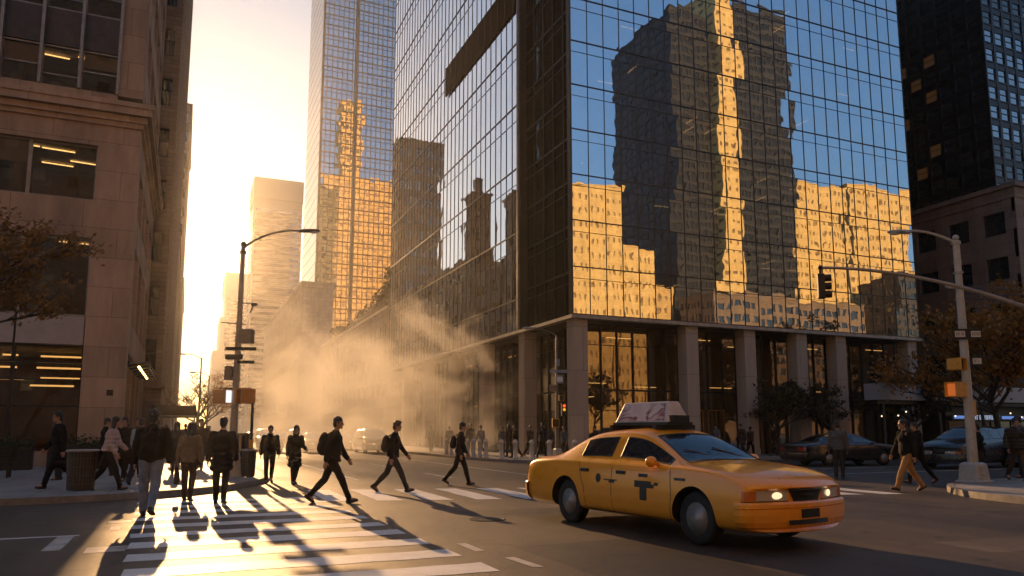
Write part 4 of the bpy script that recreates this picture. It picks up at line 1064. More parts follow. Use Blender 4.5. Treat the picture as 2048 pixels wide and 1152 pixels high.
# low canopy and blue-lit shop band at the right
t = thing('shop_canopy', 'long pale grey flat canopy over the dark shopfront right of the glass block', 'canopy', (50, 33.5, .14))
k = MB(); k.box(38.6, 62, 32.9, 34.0, 3.45, 4.45); k.build('canopy_slab', mat('canopy_grey', (.36, .36, .37), .5, .1, .12, .6), t)
k = MB(); k.box(38.8, 61.9, 33.2, 34.05, 3.2, 3.45); k.build('canopy_underside', M['black'], t)
for x in (39.4, 44.4, 50, 56, 61):
    k = MB(); k.box(x - .1, x + .1, 33.3, 33.5, .14, 3.2); k.build('canopy_post', M['metal_dark'], t)
t = thing('shop_sign_band', 'blue-white lit sign band across the dark shopfront at the right', 'sign', (52, 34, 2.2))
k = MB(); k.box(46.3, 64, 33.93, 33.98, 2.28, 2.62); k.build('sign_board', M['black'], t)
blue = glow('sign_blue', (.16, .32, .85), .5); k = MB()
for (xa, xb) in ((46.5, 47.6), (51.3, 54.0), (54.1, 57.5), (57.6, 63.9)): k.box(xa, xb, 33.90, 33.928, 2.36, 2.56)
k.build('light_strip', blue, t)
k = MB(); r = random.Random(2); x = 47.75
wl = glow('sign_letters', (.6, .7, .95), .4)
while x < 51.1:
    ww = r.uniform(.16, .26); q = r.randint(0, 3)
    if r.random() > .13:
        k.box(x, x + .05, 33.90, 33.925, 2.30, 2.60)
        if q != 0: k.box(x + ww - .05, x + ww, 33.90, 33.925, 2.30, 2.60)
        if q != 1: k.box(x + .05, x + ww - .05, 33.90, 33.925, 2.55, 2.60)
        if q == 2: k.box(x + .05, x + ww - .05, 33.90, 33.925, 2.43, 2.48)
        if q == 3: k.box(x + .05, x + ww - .05, 33.90, 33.925, 2.30, 2.35)
    x += ww + .1
k.build('lettering', wl, t)
SH = thing('shopfront', 'dark glazed ground floor shopfront under the long grey canopy', 'shopfront', (50, 36, 0))
k = MB(); k.box(46.2, 54.9, 34.3, 36.5, 0, 4.3); k.build('wall', M['black'], SH)
for i in range(4):
    k = MB(); k.box(46.4 + i * 2.1, 48.3 + i * 2.1, 34.24, 34.29, .5, 2.2); k.build('window', M['glass_pane'], SH)
k = MB(); k.ell((0, 0, 0), .05, nu=8, nv=5); lmb = k.mesh('shop_bulb'); lmb.materials.append(glow('shop_bulb', (1, .75, .45), 1.6))
for i in range(12):
    o = bpy.data.objects.new('bulb', lmb); COL.objects.link(o); o.parent = SH; o.location = (-11 + i * 1.35 + rr.uniform(-.4, .4), -2.6, 2.55 + rr.uniform(-.1, .25))
# ---------------------------------------------------------------- trees
def leafmat(name, a, b_, tr=.35):
    m, nt, b, out = newmat(name)
    c = coord(nt, 'Object')
    n1 = N(nt, 'ShaderNodeTexNoise', i_Scale=1.4, i_Detail=5); nt.links.new(c, n1.inputs['Vector'])
    col = ramp(nt, n1.outputs[0], [(.3, a), (.7, b_)])
    nt.links.new(col, b.inputs['Base Color']); b.inputs['Roughness'].default_value = .55
    tl = N(nt, 'ShaderNodeBsdfTranslucent'); nt.links.new(col, tl.inputs[0])
    mx = N(nt, 'ShaderNodeMixShader'); mx.inputs[0].default_value = tr
    nt.links.new(b.outputs[0], mx.inputs[1]); nt.links.new(tl.outputs[0], mx.inputs[2]); nt.links.new(mx.outputs[0], out.inputs[0])
    return m
M['bark'] = mat('bark', (.045, .034, .026), .9, 0, .4, 8, .6, 30)
L_AUT = leafmat('autumn_leaf', (.16, .07, .014), (.32, .16, .03)); L_DRK = leafmat('dark_leaf', (.028, .028, .010), (.075, .06, .02)); L_OR = leafmat('orange_leaf', (.26, .10, .014), (.42, .20, .035))
def tree(name, label, x, y, h, spread, nleaf, lm, seed, z0=.14, lsize=.10, trunk=.16, crown0=.38, bare=False, group=None, lean=(0, 0)):
    r = random.Random(seed)
    t = thing(name, label, 'tree', (x, y, z0), 0, group)
    k = MB(); tips = []
    def limb(p, d, L, rad_, depth):
        n = 5; pts = [p.copy()]; q = p.copy(); dd = d.copy()
        for i in range(n):
            dd = (dd + V(r.gauss(0, .13), r.gauss(0, .13), r.gauss(0, .09) + .03)).normalized(); q = q + dd * L / n; pts.append(q.copy())
        k.tube(pts, [rad_ * (1 - .55 * i / n) for i in range(n + 1)], 6 if depth > 1 else 8, cap=False)
        if depth >= 4 or rad_ < .008: tips.extend(pts[1:]); return
        if depth >= 2: tips.extend(pts[2:])
        for i in range(r.randint(3, 4) if depth else 6):
            s_ = pts[r.randint(2, n)] if depth else pts[n] if i < 4 else pts[n - 1]
            a = r.uniform(0, 2 * PI); sp = r.uniform(.5, 1.0)
            nd = (dd * (.75 if depth else .6) + V(math.cos(a), math.sin(a), r.uniform(-.1, .35)) * sp).normalized()
            limb(s_, nd, L * r.uniform(.58, .8) if depth else spread * r.uniform(.55, .85), rad_ * .5, depth + 1)
    limb(V(x, y, z0), V(lean[0], lean[1], 1).normalized(), h * crown0, trunk, 0)
    k.build('trunk', M['bark'], t, smooth=True)
    if nleaf:
        q = MB()
        cl = [(r.choice(tips), r.uniform(.5, 1.5)) for _ in range(max(30, nleaf // 45))]
        for i in range(nleaf):
            p_, e_ = r.choice(cl)
            c_ = p_ + V(r.gauss(0, .15), r.gauss(0, .15), r.gauss(0, .12)) * (spread / 2.2) * e_
            n_ = V(r.gauss(0, 1), r.gauss(0, 1), r.gauss(0, 1)).normalized(); s_ = lsize * r.uniform(.5, 1.2)
            a_ = n_.orthogonal().normalized() * s_; b_ = n_.cross(a_) * .55
            q.add([c_ - a_, c_ - b_, c_ + a_, c_ + b_], [(0, 1, 2, 3)])
        q.build('crown', lm, t)
    return t
tree('street_tree', 'rusty autumn street tree overhanging the left edge of the picture', -7.6, 24.0, 9.5, 2.7, 12000, L_AUT, 3, lsize=.085, crown0=.46)
tree('street_tree', 'orange autumn tree behind the right street lamp', 41.5, 27.6, 10, 4.8, 9000, L_OR, 5, lsize=.15, crown0=.34, trunk=.22, z0=.0)
tree('street_tree', 'half bare dark tree at the right edge before the brown stone block', 46.2, 31.3, 9, 3.6, 1800, L_OR, 8, lsize=.12, crown0=.4)
tree('street_tree', 'dark leafy tree in front of the right end of the glass block', 36.3, 33.8, 5.0, 2.3, 3500, L_DRK, 12, lsize=.13, crown0=.36)
tree('street_tree', 'dark leafy tree before the third stone column of the glass block', 31.6, 34.0, 4.4, 2.0, 2600, L_DRK, 14, lsize=.12, crown0=.36)
tree('street_tree', 'dark leafy tree between the canopy and the glass block', 42.6, 33.6, 5.4, 2.2, 6000, L_DRK, 16, lsize=.13, crown0=.36)
tree('street_tree', 'backlit bare street tree on the left pavement beyond the canopy', .9, 66, 7.0, 2.8, 1500, L_OR, 21, lsize=.08, crown0=.36)
tree('street_tree', 'farther backlit bare tree down the left pavement', 1.4, 82, 7.6, 3.0, 1200, L_OR, 23, lsize=.09, crown0=.36)
# mirrored street trees on the south side
for i, (x, y, h) in enumerate(((32, -6, 8), (38, -7, 9.5), (46, -6.5, 9))):
    tree('street_tree', ['leftmost', 'middle', 'rightmost'][i] + ' dark tree of the far pavement mirrored in the lobby glass', x, y, h, 4.2, 3500, L_DRK, 40 + i, lsize=.2, crown0=.34, trunk=.2)
# roof garden shrubs
def shrub(label, x, y, z, rx, ry, rz_, n, lm, seed, group=None, ls=.16, name='shrub'):
    r = random.Random(seed); t = thing(name, label, 'shrub', (x, y, z), 0, group)
    k = MB(); q = MB()
    for i in range(7):
        a = r.uniform(0, 6.28); e = V(x + rx * .6 * math.cos(a), y + ry * .6 * math.sin(a), z + rz_ * r.uniform(.5, .9)); k.tube([(x, y, z), (V(x, y, z) + e) / 2 + V(0, 0, .1), e], [.04, .025, .012], 5)
    cl = [V(x + rx * r.uniform(-.7, .7), y + ry * r.uniform(-.7, .7), z + rz_ * r.uniform(.2, .8)) for i in range(9)]
    for i in range(n):
        c0 = r.choice(cl); d = V(r.gauss(0, 1), r.gauss(0, 1), r.gauss(0, 1)).normalized() * r.random() ** .4
        c_ = c0 + V(d.x * rx * .5, d.y * ry * .5, d.z * rz_ * .35)
        n_ = V(r.gauss(0, 1), r.gauss(0, 1), r.gauss(0, 1)).normalized(); s_ = ls * r.uniform(.5, 1.2); a_ = n_.orthogonal().normalized() * s_; b_ = n_.cross(a_) * .6
        q.quad(c_ - a_, c_ - b_, c_ + a_, c_ + b_)
    k.build('stem', M['bark'], t); q.build('crown', lm, t)
rs = random.Random(5)
for i in range(7):
    y_ = 84 + i * 5.2; hh = 6.0 - i * .62
    shrub(['nearest and tallest', 'second nearest', 'third nearest', 'fourth nearest', 'fifth nearest', 'second last', 'farthest and lowest'][i] + ' dark shrub on the low stone building roof terrace', 22.8 + rs.uniform(0, 1.5), y_, 15.2, 2.9, 3.4, hh, 1500, L_DRK, 60 + i, 'roof terrace shrubs', .3)
# ---------------------------------------------------------------- people
def cloth(name, col, var=.3, puff=False, rough=.85):
    m, nt, b, out = newmat(name)
    c = coord(nt, 'Object')
    n1 = N(nt, 'ShaderNodeTexNoise', i_Scale=6, i_Detail=6, i_Roughness=.65); nt.links.new(c, n1.inputs['Vector'])
    nt.links.new(ramp(nt, n1.outputs[0], [(.3, tuple(x * (1 - var) for x in col)), (.7, tuple(min(1, x * (1 + var)) for x in col))]), b.inputs['Base Color'])
    b.inputs['Roughness'].default_value = rough; b.inputs['Specular IOR Level'].default_value = .18
    n2 = N(nt, 'ShaderNodeTexNoise', i_Scale=18, i_Detail=3, i_Distortion=.6); nt.links.new(c, n2.inputs['Vector'])
    bp = N(nt, 'ShaderNodeBump', i_Strength=.4, i_Distance=.02); nt.links.new(n2.outputs[0], bp.inputs['Height'])
    last = bp
    if puff:
        wv = N(nt, 'ShaderNodeTexWave', wave_type='BANDS', bands_direction='Z', i_Scale=3.2, i_Distortion=1.6, i_Detail=1.5); nt.links.new(c, wv.inputs['Vector'])
        b2 = N(nt, 'ShaderNodeBump', i_Strength=.5, i_Distance=.03); nt.links.new(wv.outputs[0], b2.inputs['Height']); nt.links.new(bp.outputs[0], b2.inputs['Normal']); last = b2
    nt.links.new(last.outputs[0], b.inputs['Normal'])
    return m
CL = {'black': cloth('black_cloth', (.010, .009, .009)), 'navy': cloth('navy_cloth', (.018, .020, .027)), 'char': cloth('charcoal_cloth', (.035, .033, .032)),
      'jean': cloth('blue_denim', (.16, .20, .27)), 'tan': cloth('tan_trousers', (.36, .20, .075)), 'olive': cloth('olive_coat', (.16, .12, .075)),
      'pink': cloth('pale_pink_puffer', (.46, .33, .29), .12, True, .55), 'blue': cloth('pale_blue_coat', (.22, .29, .35)), 'grey': cloth('grey_cloth', (.10, .10, .105)),
      'puff': cloth('dark_puffer', (.030, .026, .022), .3, True, .5), 'brown': cloth('brown_cloth', (.06, .04, .028))}
SKIN = mat('skin', (.36, .20, .13), .55, 0, .12, 9); SKIN2 = mat('skin_dark', (.14, .075, .045), .5, 0, .12, 9)
HAIR = mat('dark_hair', (.012, .009, .007), .5, 0, .3, 40, .6, 90); HAIR2 = mat('brown_hair', (.035, .02, .012), .5, 0, .3, 40, .6, 90); HAIRG = mat('grey_hair', (.16, .15, .14), .6, 0, .3, 40, .6, 90)
SHOE = mat('shoe_leather', (.014, .011, .010), .45); SHOEL = mat('shoe_pale', (.24, .17, .12), .6)
EYE = mat('eye', (.02, .015, .012), .2)
RX = lambda a: Matrix.Rotation(a, 3, 'X')
RZ3 = lambda a: Matrix.Rotation(a, 3, 'Z')

def figure(P):
    """returns dict of meshes in local space (facing +Y, feet on z=0)"""
    hgt = P.get('h', 1.75); s = hgt / 1.75; fem = P.get('fem', 0)
    legs = P['legs']; arms = P['arms']; lean = rad(P.get('lean', 3)); yaw = rad(P.get('yaw', 0)); nod = rad(P.get('nod', 5))
    hipz = .905; J = {}
    for i, sx_ in enumerate((-1, 1)):
        th, kn, ft = [rad(q) for q in legs[i]]
        H = V(sx_ * .092, 0, hipz); K = H + V(sx_ * .006, math.sin(th), -math.cos(th)) * .43
        A = K + V(-sx_ * .008, math.sin(th - kn), -math.cos(th - kn)) * .415
        fd = V(sx_ * .12, math.cos(ft), math.sin(ft)).normalized(); up = V(1, 0, 0).cross(fd).normalized()
        if up.z < 0: up = -up
        J[i] = (H, K, A, fd, up)
    low = min(min((J[i][2] - J[i][4] * .075 - J[i][3] * .05).z, (J[i][2] - J[i][4] * .075 + J[i][3] * .15).z) for i in (0, 1))
    dz = V(0, 0, -low)
    J = {i: tuple(q + dz for q in J[i][:3]) + J[i][3:] for i in J}
    pel = V(0, 0, hipz + .05) + dz
    TR = RX(-lean)
    tp = lambda x, y, z: pel + TR @ V(x, y, z)
    sw = .165 if fem else .185
    neck = tp(0, -.01, .50); head0 = tp(0, .015, .60)
    HR = RZ3(yaw) @ RX(-nod); hc = head0 + HR @ V(0, .01, .085)
    hp = lambda x, y, z: hc + HR @ V(x, y, z)
    arm = {}
    for i, sx_ in enumerate((-1, 1)):
        a, e, ab = [rad(q) for q in arms[i]]
        Sh = tp(sx_ * sw, -.01, .445)
        d1 = V(sx_ * math.sin(ab), math.sin(a) * math.cos(ab), -math.cos(a) * math.cos(ab))
        El = Sh + d1 * .285
        d2 = V(sx_ * math.sin(ab * .4), math.sin(a + e), -math.cos(a + e)).normalized(); Wr = El + d2 * .25
        arm[i] = (Sh, El, Wr, d2)
    # ---- body: one skin
    B = MB()
    B.ell(tp(0, 0, .02), (.155, .105, .12)); B.ell(tp(0, -.005, .17), (.135, .09, .14)); B.ell(tp(0, 0, .33), (.155, .105, .17)); B.cap(tp(-sw * .8, -.01, .44), tp(sw * .8, -.01, .44), .055)
    B.cap(tp(0, -.015, .44), head0 + V(0, 0, .03), .058, .050)
    B.ell(hp(0, -.012, .035), (.073, .092, .085), HR, 14, 10); B.ell(hp(0, .018, -.045), (.054, .066, .068), HR, 12, 8)
    B.ell(hp(0, .072, -.095), (.026, .02, .02), HR); B.cap(hp(0, .085, .012), hp(0, .104, -.028), .009, .015, 8)
    B.ell(hp(0, .078, -.062), (.024, .012, .011), HR); B.cap(hp(-.035, .075, .030), hp(.035, .075, .030), .012, n=8)
    for sx_ in (-1, 1): B.ell(hp(sx_ * .074, -.012, -.012), (.010, .018, .030), HR)
    for i in (0, 1):
        H, K, A, fd, up = J[i]
        B.cap(H, K, .082, .056); B.cap(K, A, .056, .038); B.cap(A, A - up * .045 + fd * .12, .036, .03)
        Sh, El, Wr, d2 = arm[i]
        B.cap(Sh, El, .048, .040); B.cap(El, Wr, .040, .028)
        sx_ = (-1, 1)[i]
        pn = V(sx_, 0, 0) - d2 * d2.x * sx_; pn.normalize(); fw_ = d2.cross(pn).normalized()   # fw_ across the palm
        if fw_.y < 0: fw_ = -fw_
        Pm = Wr + d2 * .055
        B.ell(Pm, (.042, .018, .055), Matrix((fw_, pn, d2)).transposed(), 10, 8)
        cl_ = P.get('grip', (.5, .5))[i]
        for f_, (o_, L_) in enumerate(((.030, .066), (.010, .076), (-.011, .070), (-.030, .054))):
            b0 = Pm + d2 * .042 + fw_ * o_; q1 = (d2 - pn * cl_ * .7).normalized(); q2 = (d2 * (1 - cl_ * .8) - pn * cl_ * 1.3).normalized()
            m1 = b0 + q1 * L_ * .5; B.cap(b0, m1, .0095, .009, 6); B.cap(m1, m1 + q2 * L_ * .5, .009, .0075, 6)
        t0 = Pm - d2 * .02 + fw_ * .034; t1 = t0 + (fw_ * .7 + d2 * .8 - pn * .3).normalized() * .036
        B.cap(t0, t1, .0115, .010, 6); B.cap(t1, t1 + (d2 - pn * .5 * cl_).normalized() * .028, .010, .008, 6)
    out = {'body': remesh(B, .0085, 3)}
    # ---- clothes
    T = MB(); lw = P.get('legw', 1.0)
    T.ell(tp(0, -.005, .0), (.172 if not fem else .178, .13, .12))
    for i in (0, 1):
        H, K, A, fd, up = J[i]
        kb = K + V(0, .006, 0)
        T.cap(H + V(0, -.005, 0), kb, .102 * lw, .074 * lw); ae = A + (K - A).normalized() * .035
        T.cap(kb, ae, .074 * lw, .058 * lw); T.cap(ae, A - V(0, 0, 0) + (A - K).normalized() * .012, .058 * lw, .056 * lw)
    out['trousers'] = remesh(T, .013, 4, .028)
    C = MB(); b = P.get('bulk', 1.0); hem = P.get('hem', -.06)
    C.ell(tp(0, -.005, .34), (.192 * b, .142 * b, .18)); C.ell(tp(0, .0, .16), (.180 * b, .140 * b, .19)); C.cap(tp(-sw * .82, -.012, .425), tp(sw * .82, -.012, .425), .078 * b)
    if hem < -.2:
        for zz in (0, -.12, -.24, -.36, -.46):
            if zz > hem - .06: C.ell(tp(0, -.01, zz), ((.185 + abs(zz) * .12) * b, (.145 + abs(zz) * .22) * b, .12), None)
    else: C.ell(tp(0, 0, (hem + .16) / 2), (.186 * b, .148 * b, .17)); C.tube([tp(0, 0, hem + .09), tp(0, 0, hem)], [.158 * b, .162 * b], 16)
    C.tube([tp(0, -.012, .46), tp(0, -.008, .545)], [.085, .072], 12)
    if P.get('hood'): C.ell(tp(0, -.085, .50), (.10, .07, .075)); C.ell(tp(0, -.03, .535), (.095, .085, .05))
    for i in (0, 1):
        Sh, El, Wr, d2 = arm[i]
        C.cap(Sh, El, .076 * b, .066 * b); C.cap(El, Wr - d2 * .015, .066 * b, .051 * b)
    out['coat' if hem < -.2 else 'jacket'] = remesh(C, .013, 4, .035)
    # ---- shoes, hair, eyes
    out['shoe'] = []
    for i in (0, 1):
        H, K, A, fd, up = J[i]; rot = Matrix((V(1, 0, 0), fd, up)).transposed(); Q = MB(); sole = A - up * .058
        Q.ell(sole + fd * .045, (.045, .125, .036), rot); Q.ell(sole + fd * .115, (.046, .062, .028), rot); Q.ell(sole - fd * .035 + up * .02, (.040, .05, .055), rot); Q.obox(sole + fd * .045 - up * .022, (.078, .235, .020), rot); Q.cap(A - up * .03, A + (K - A).normalized() * .03, .045, .046)
        out['shoe'].append(remesh(Q, .011, 2))
    Hh = MB(); style = P.get('hstyle', 'short')
    Hh.ell(hp(0, -.022, .050), (.084, .099, .086), HR, 14, 10); Hh.ell(hp(0, -.058, -.018), (.074, .060, .085), HR)
    for sx_ in (-1, 1): Hh.cap(hp(sx_ * .070, .012, .03), hp(sx_ * .071, .014, -.012), .014, .008, 6)
    if style == 'curly':
        r = random.Random(3)
        for i in range(46):
            d = V(r.gauss(0, 1), r.gauss(-.35, .9), r.gauss(.45, .8)).normalized(); Hh.ell(hp(d.x * .082, -.020 + d.y * .092, .048 + d.z * .083), .027, nu=8, nv=5)
    if style == 'long':
        Hh.ell(hp(0, -.055, -.07), (.078, .055, .11), HR); Hh.ell(hp(0, -.06, -.17), (.085, .045, .10), HR)
        for sx_ in (-1, 1): Hh.cap(hp(sx_ * .078, -.01, .02), hp(sx_ * .082, -.015, -.15), .026, .022)
    if style == 'beanie':
        Hh = MB(); Hh.ell(hp(0, -.015, .055), (.088, .102, .095), HR, 14, 10); Hh.tube([hp(0, -.008, .02), hp(0, -.006, .05)], .094, 14)
    if style == 'quiff': Hh.ell(hp(0, .055, .105), (.055, .045, .032), HR); Hh.ell(hp(0, .0, .115), (.065, .075, .035), HR)
    if style == 'bun': Hh.ell(hp(0, -.115, .03), (.042, .038, .042), HR)
    out['hair'] = remesh(Hh, .010, 1, .012)
    E = MB(); out['eye'] = []
    for sx_ in (-1, 1):
        E = MB(); E.ell(hp(sx_ * .030, .076, .008), (.013, .010, .009), HR, 8, 6); out['eye'].append(E.mesh('eye', smooth=True))
    out['_'] = dict(tp=[tuple(tp(0, -.17, .25)), tuple(tp(0, -.14, .0))], wr=[tuple(arm[i][2] + arm[i][3] * .09) for i in (0, 1)], TR=TR, hp=tuple(hc), sh=[tuple(arm[i][0]) for i in (0, 1)])
    out['s'] = s
    return out

WALK_BIG = dict(legs=((-24, 18, -38), (27, 4, 16)), arms=((16, 18, 9), (-20, 12, 9)), lean=6)       # left leg trailing
WALK_BIG2 = dict(legs=((25, 5, 17), (-22, 20, -34)), arms=((-20, 10, 9), (20, 20, 9)), lean=6)
WALK_MID = dict(legs=((-14, 20, -26), (13, 3, 8)), arms=((10, 14, 11), (-12, 10, 11)), lean=3)
WALK_MID2 = dict(legs=((14, 3, 8), (-15, 24, -24)), arms=((-12, 10, 11), (10, 14, 11)), lean=3)
STAND = dict(legs=((2, 3, 0), (-3, 2, 0)), arms=((4, 12, 12), (-2, 10, 12)), lean=1)

FIG = {}
def add_person(key, label, x, y, heading, coat, trousers, skin=SKIN, hair=HAIR, shoe=SHOE, group=None, z=0, **P):
    """heading: degrees, 0 = walking along +Y, positive to the left"""
    if key not in FIG: FIG[key] = figure(P)
    F_ = FIG[key]; hs = P.get('h', 1.75) / 1.75 * 1.025
    t = thing('person', label, 'person', (x, y, z), rad(heading), group); t.scale = (hs, hs, hs)
    def part(n, me, m, smooth=True):
        o = bpy.data.objects.new(n, me); COL.objects.link(o); o.parent = t
        if not me.materials: me.materials.append(m)
        else: o.material_slots[0].link = 'OBJECT'; o.material_slots[0].material = m
        for p in me.polygons[:1]:
            if not p.use_smooth: me.polygons.foreach_set('use_smooth', [True] * len(me.polygons))
        return o
    part('body', F_['body'], skin); part('trousers', F_['trousers'], trousers)
    ck = 'coat' if 'coat' in F_ else 'jacket'; part(ck, F_[ck], coat)
    for me in F_['shoe']: part('shoe', me, shoe)
    part('hair', F_['hair'], hair)
    for me in F_['eye']: part('eye', me, EYE)
    return t
def worldpt(t, p):
    return t.matrix_basis @ Vector(p) if False else (RZ3(t.rotation_euler.z) @ (V(*p) * t.scale[0]) + t.location)
def backpack(t, key, label, m, big=1.0):
    F_ = FIG[key]; a = V(*F_['_']['tp'][0]); s = t.scale[0]
    o = thing('backpack', label, 'backpack', t.location, t.rotation_euler.z); o.scale = t.scale
    k = MB(); k.ell(a + V(0, -.035, .0), (.155 * big, .105 * big, .21 * big), None, 14, 10); k.ell(a + V(0, -.05, -.09), (.15 * big, .115 * big, .13 * big)); k.ell(a + V(0, -.12 * big, -.08), (.11, .045, .10))
    me = remesh(k, .014, 3, .02); link('bag_body', me, m, o)
    for sx_ in (-1, 1):
        k = MB(); k.tube([a + V(sx_ * .09, .02, .17), a + V(sx_ * .10, .12, .235), a + V(sx_ * .11, .26, .18), a + V(sx_ * .12, .30, .02), a + V(sx_ * .12, .10, -.16)], .017, 6); k.build('strap', m, o, local=True)
    return o
def handbag(t, key, side, label, m, w_=.16, d_=.05, h_=.26, drop=.16):
    F_ = FIG[key]; a = V(*F_['_']['wr'][side])
    o = thing('handbag', label, 'bag', t.location, t.rotation_euler.z); o.scale = t.scale
    k = MB(); c_ = a - V(0, 0, drop + h_ / 2)
    k.ell(c_, (d_, w_, h_ * .55), None, 12, 8); k.obox(c_ - V(0, 0, h_ * .1), (d_ * 1.5, w_ * 1.6, h_ * .75))
    link('bag_body', remesh(k, .012, 3, .015), m, o)
    for e in (-.02, .02):
        k = MB(); k.tube(arc(c_ + V(e, -.07, h_ * .42), a + V(e, 0, .1), c_ + V(e, .07, h_ * .42), 10), .007, 5); k.build('handle', m, o, local=True)
    return o
# --- the three men on the far crosswalk
H1 = -(90 + 23.5) + 4
p = add_person('w1', 'person in dark jacket striding nearest of the three backpack wearers on the far crosswalk', 3.02, 16.75, H1, CL['black'], CL['black'], h=1.86, hair=HAIR, bulk=1.06, hem=-.08, yaw=-4, **dict(WALK_BIG))
backpack(p, 'w1', 'bulky dark backpack on the nearest crosswalk walker', CL['black'], 1.12)
p = add_person('w2', 'person with cap-like hair and dark jacket striding in the middle of the far crosswalk', 4.98, 19.1, H1 - 2, CL['black'], CL['char'], h=1.80, hair=HAIR2, bulk=.95, hem=-.06, **{**WALK_BIG, **dict(arms=((24, 14, 9), (-10, 10, 9)), lean=5, hstyle='quiff')})
backpack(p, 'w2', 'dark backpack on the middle crosswalk walker', CL['brown'], 1.0)
p = add_person('w3', 'person in dark jacket walking farthest right on the far crosswalk by the taxi', 7.42, 20.85, H1, CL['black'], CL['black'], h=1.76, bulk=.9, hem=-.05, lean=4, legs=((-20, 20, -32), (19, 4, 10)), arms=((14, 10, 9), (-6, 12, 9)))
backpack(p, 'w3', 'small dark backpack on the farthest crosswalk walker', CL['black'], .85)
# --- walking away along the near crosswalk and on the corner
p = add_person('d', 'person with curly dark hair, black jacket and blue jeans on the near crosswalk', -.52, 15.65, -8, CL['black'], CL['jean'], h=1.86, bulk=1.2, hem=-.04, hood=1, hstyle='curly', legs=((4, 2, 2), (-11, 24, -22)), arms=((6, 10, 14), (-10, 8, 19)), lean=2, legw=1.1)
backpack(p, 'd', 'flat black backpack on the person in blue jeans', CL['black'], .95)
p = add_person('e', 'person with long dark hair in an olive coat and dark trousers on the corner crossing', .16, 18.6, -14, CL['olive'], CL['brown'], h=1.68, fem=1, bulk=1.06, hem=-.10, legs=((6, 3, 4), (-7, 14, -12)), arms=((2, 4, 14), (-6, 8, 17)), lean=1, hstyle='long')
handbag(p, 'e', 0, 'long brown bag hanging from the hand of the person in the olive coat', CL['brown'], .10, .06, .34, .10)
p = add_person('g', 'person with short hair in a long black coat standing by the left street lamp foot', .80, 17.75, -10, CL['black'], CL['black'], h=1.77, bulk=1.15, hem=-.26, legs=((5, 3, 3), (-6, 10, -10)), arms=((0, 8, 14), (-4, 8, 15)), lean=1, legw=1.0)
# --- pair beyond the post
add_person('h', 'person in dark hooded coat walking with a companion just beyond the left street lamp', 2.42, 23.9, 178, CL['black'], CL['black'], h=1.66, hem=-.12, hood=1, z=.14 * 0, **{**WALK_MID, **dict(bulk=1.08)})
p = add_person('i', 'person with long hair in dark knee-length coat, right of the pair beyond the left lamp', 3.05, 23.0, 190, CL['black'], CL['black'], h=1.66, fem=1, hem=-.36, legs=((-12, 16, -20), (12, 3, 6)), arms=((12, 60, 10), (-6, 14, 12)), lean=2, hstyle='long')
# --- left group on the pavement
add_person('a', 'person in long black coat walking past the shopfront behind the wire litter bin', -2.85, 22.0, 112, CL['black'], CL['black'], hair=HAIR, h=1.86, bulk=1.05, hem=-.40, z=.14, legs=((21, 4, 8), (-20, 26, -34)), arms=((-12, 12, 8), (10, 24, 8)), lean=4)
p = add_person('b', 'person in pale pink puffer jacket and black trousers walking right beside the litter bin', -1.62, 20.75, -100, CL['pink'], CL['black'], h=1.74, fem=1, bulk=1.12, hem=-.02, z=.14, legs=((-22, 16, -32), (23, 4, 10)), arms=((18, 30, 8), (2, 30, 10)), lean=8, hstyle='long')
handbag(p, 'b', 0, 'large black shoulder bag carried by the person in the pink puffer jacket', CL['black'], .19, .08, .34, -.08)
add_person('c', 'person in dark coat half hidden behind the one in the pink puffer jacket', -1.52, 24.2, 160, CL['black'], CL['black'], h=1.74, hem=-.25, z=.14, **{**WALK_MID2, **dict(bulk=1.05)})
add_person('c2', 'person in pale blue coat and long skirt-like dark trousers left of the blue jeans', -1.05, 22.6, -20, CL['blue'], CL['navy'], h=1.70, fem=1, hem=-.10, z=.14, legw=1.2, **{**WALK_MID, **dict(bulk=1.02)})
# --- right side
add_person('m', 'person in grey jacket and dark trousers standing with their back turned right of the taxi', 19.8, 18.6, -40, CL['grey'], CL['char'], h=1.80, bulk=1.12, hem=-.08, **STAND)
add_person('n', 'person in black jacket and tan trousers striding left before the right street lamp', 17.35, 14.05, 70, CL['black'], CL['tan'], h=1.82, bulk=1.12, hem=-.06, z=.0, legs=((27, 6, 12), (-22, 12, -30)), arms=((-10, 8, 10), (14, 14, 12)), lean=4, legw=1.1)
add_person('o', 'person in black hooded jacket walking close behind the one in tan trousers', 19.6, 15.5, 66, CL['black'], CL['black'], h=1.72, fem=1, bulk=1.08, hem=-.08, z=.05, legs=((-20, 16, -30), (20, 6, 8)), arms=((12, 12, 10), (-10, 8, 12)), lean=4, hood=1)
add_person('p', 'person in dark puffer jacket and brown trousers at the right edge of the picture', 21.75, 14.05, 150, CL['puff'], CL['brown'], skin=SKIN, h=1.72, bulk=1.28, hem=-.06, z=.14, hood=1, **{**WALK_MID2, **dict(arms=((-8, 20, 18), (8, 20, 18)))})
add_person('q', 'person in dark jacket waiting behind the foot of the right street lamp', 22.4, 15.6, 30, CL['black'], CL['brown'], h=1.72, bulk=1.05, hem=-.08, z=0, **STAND)
add_person('q', 'person in dark jacket second from the right street lamp among those waiting', 24.3, 17.0, 60, CL['navy'], CL['char'], h=1.70)
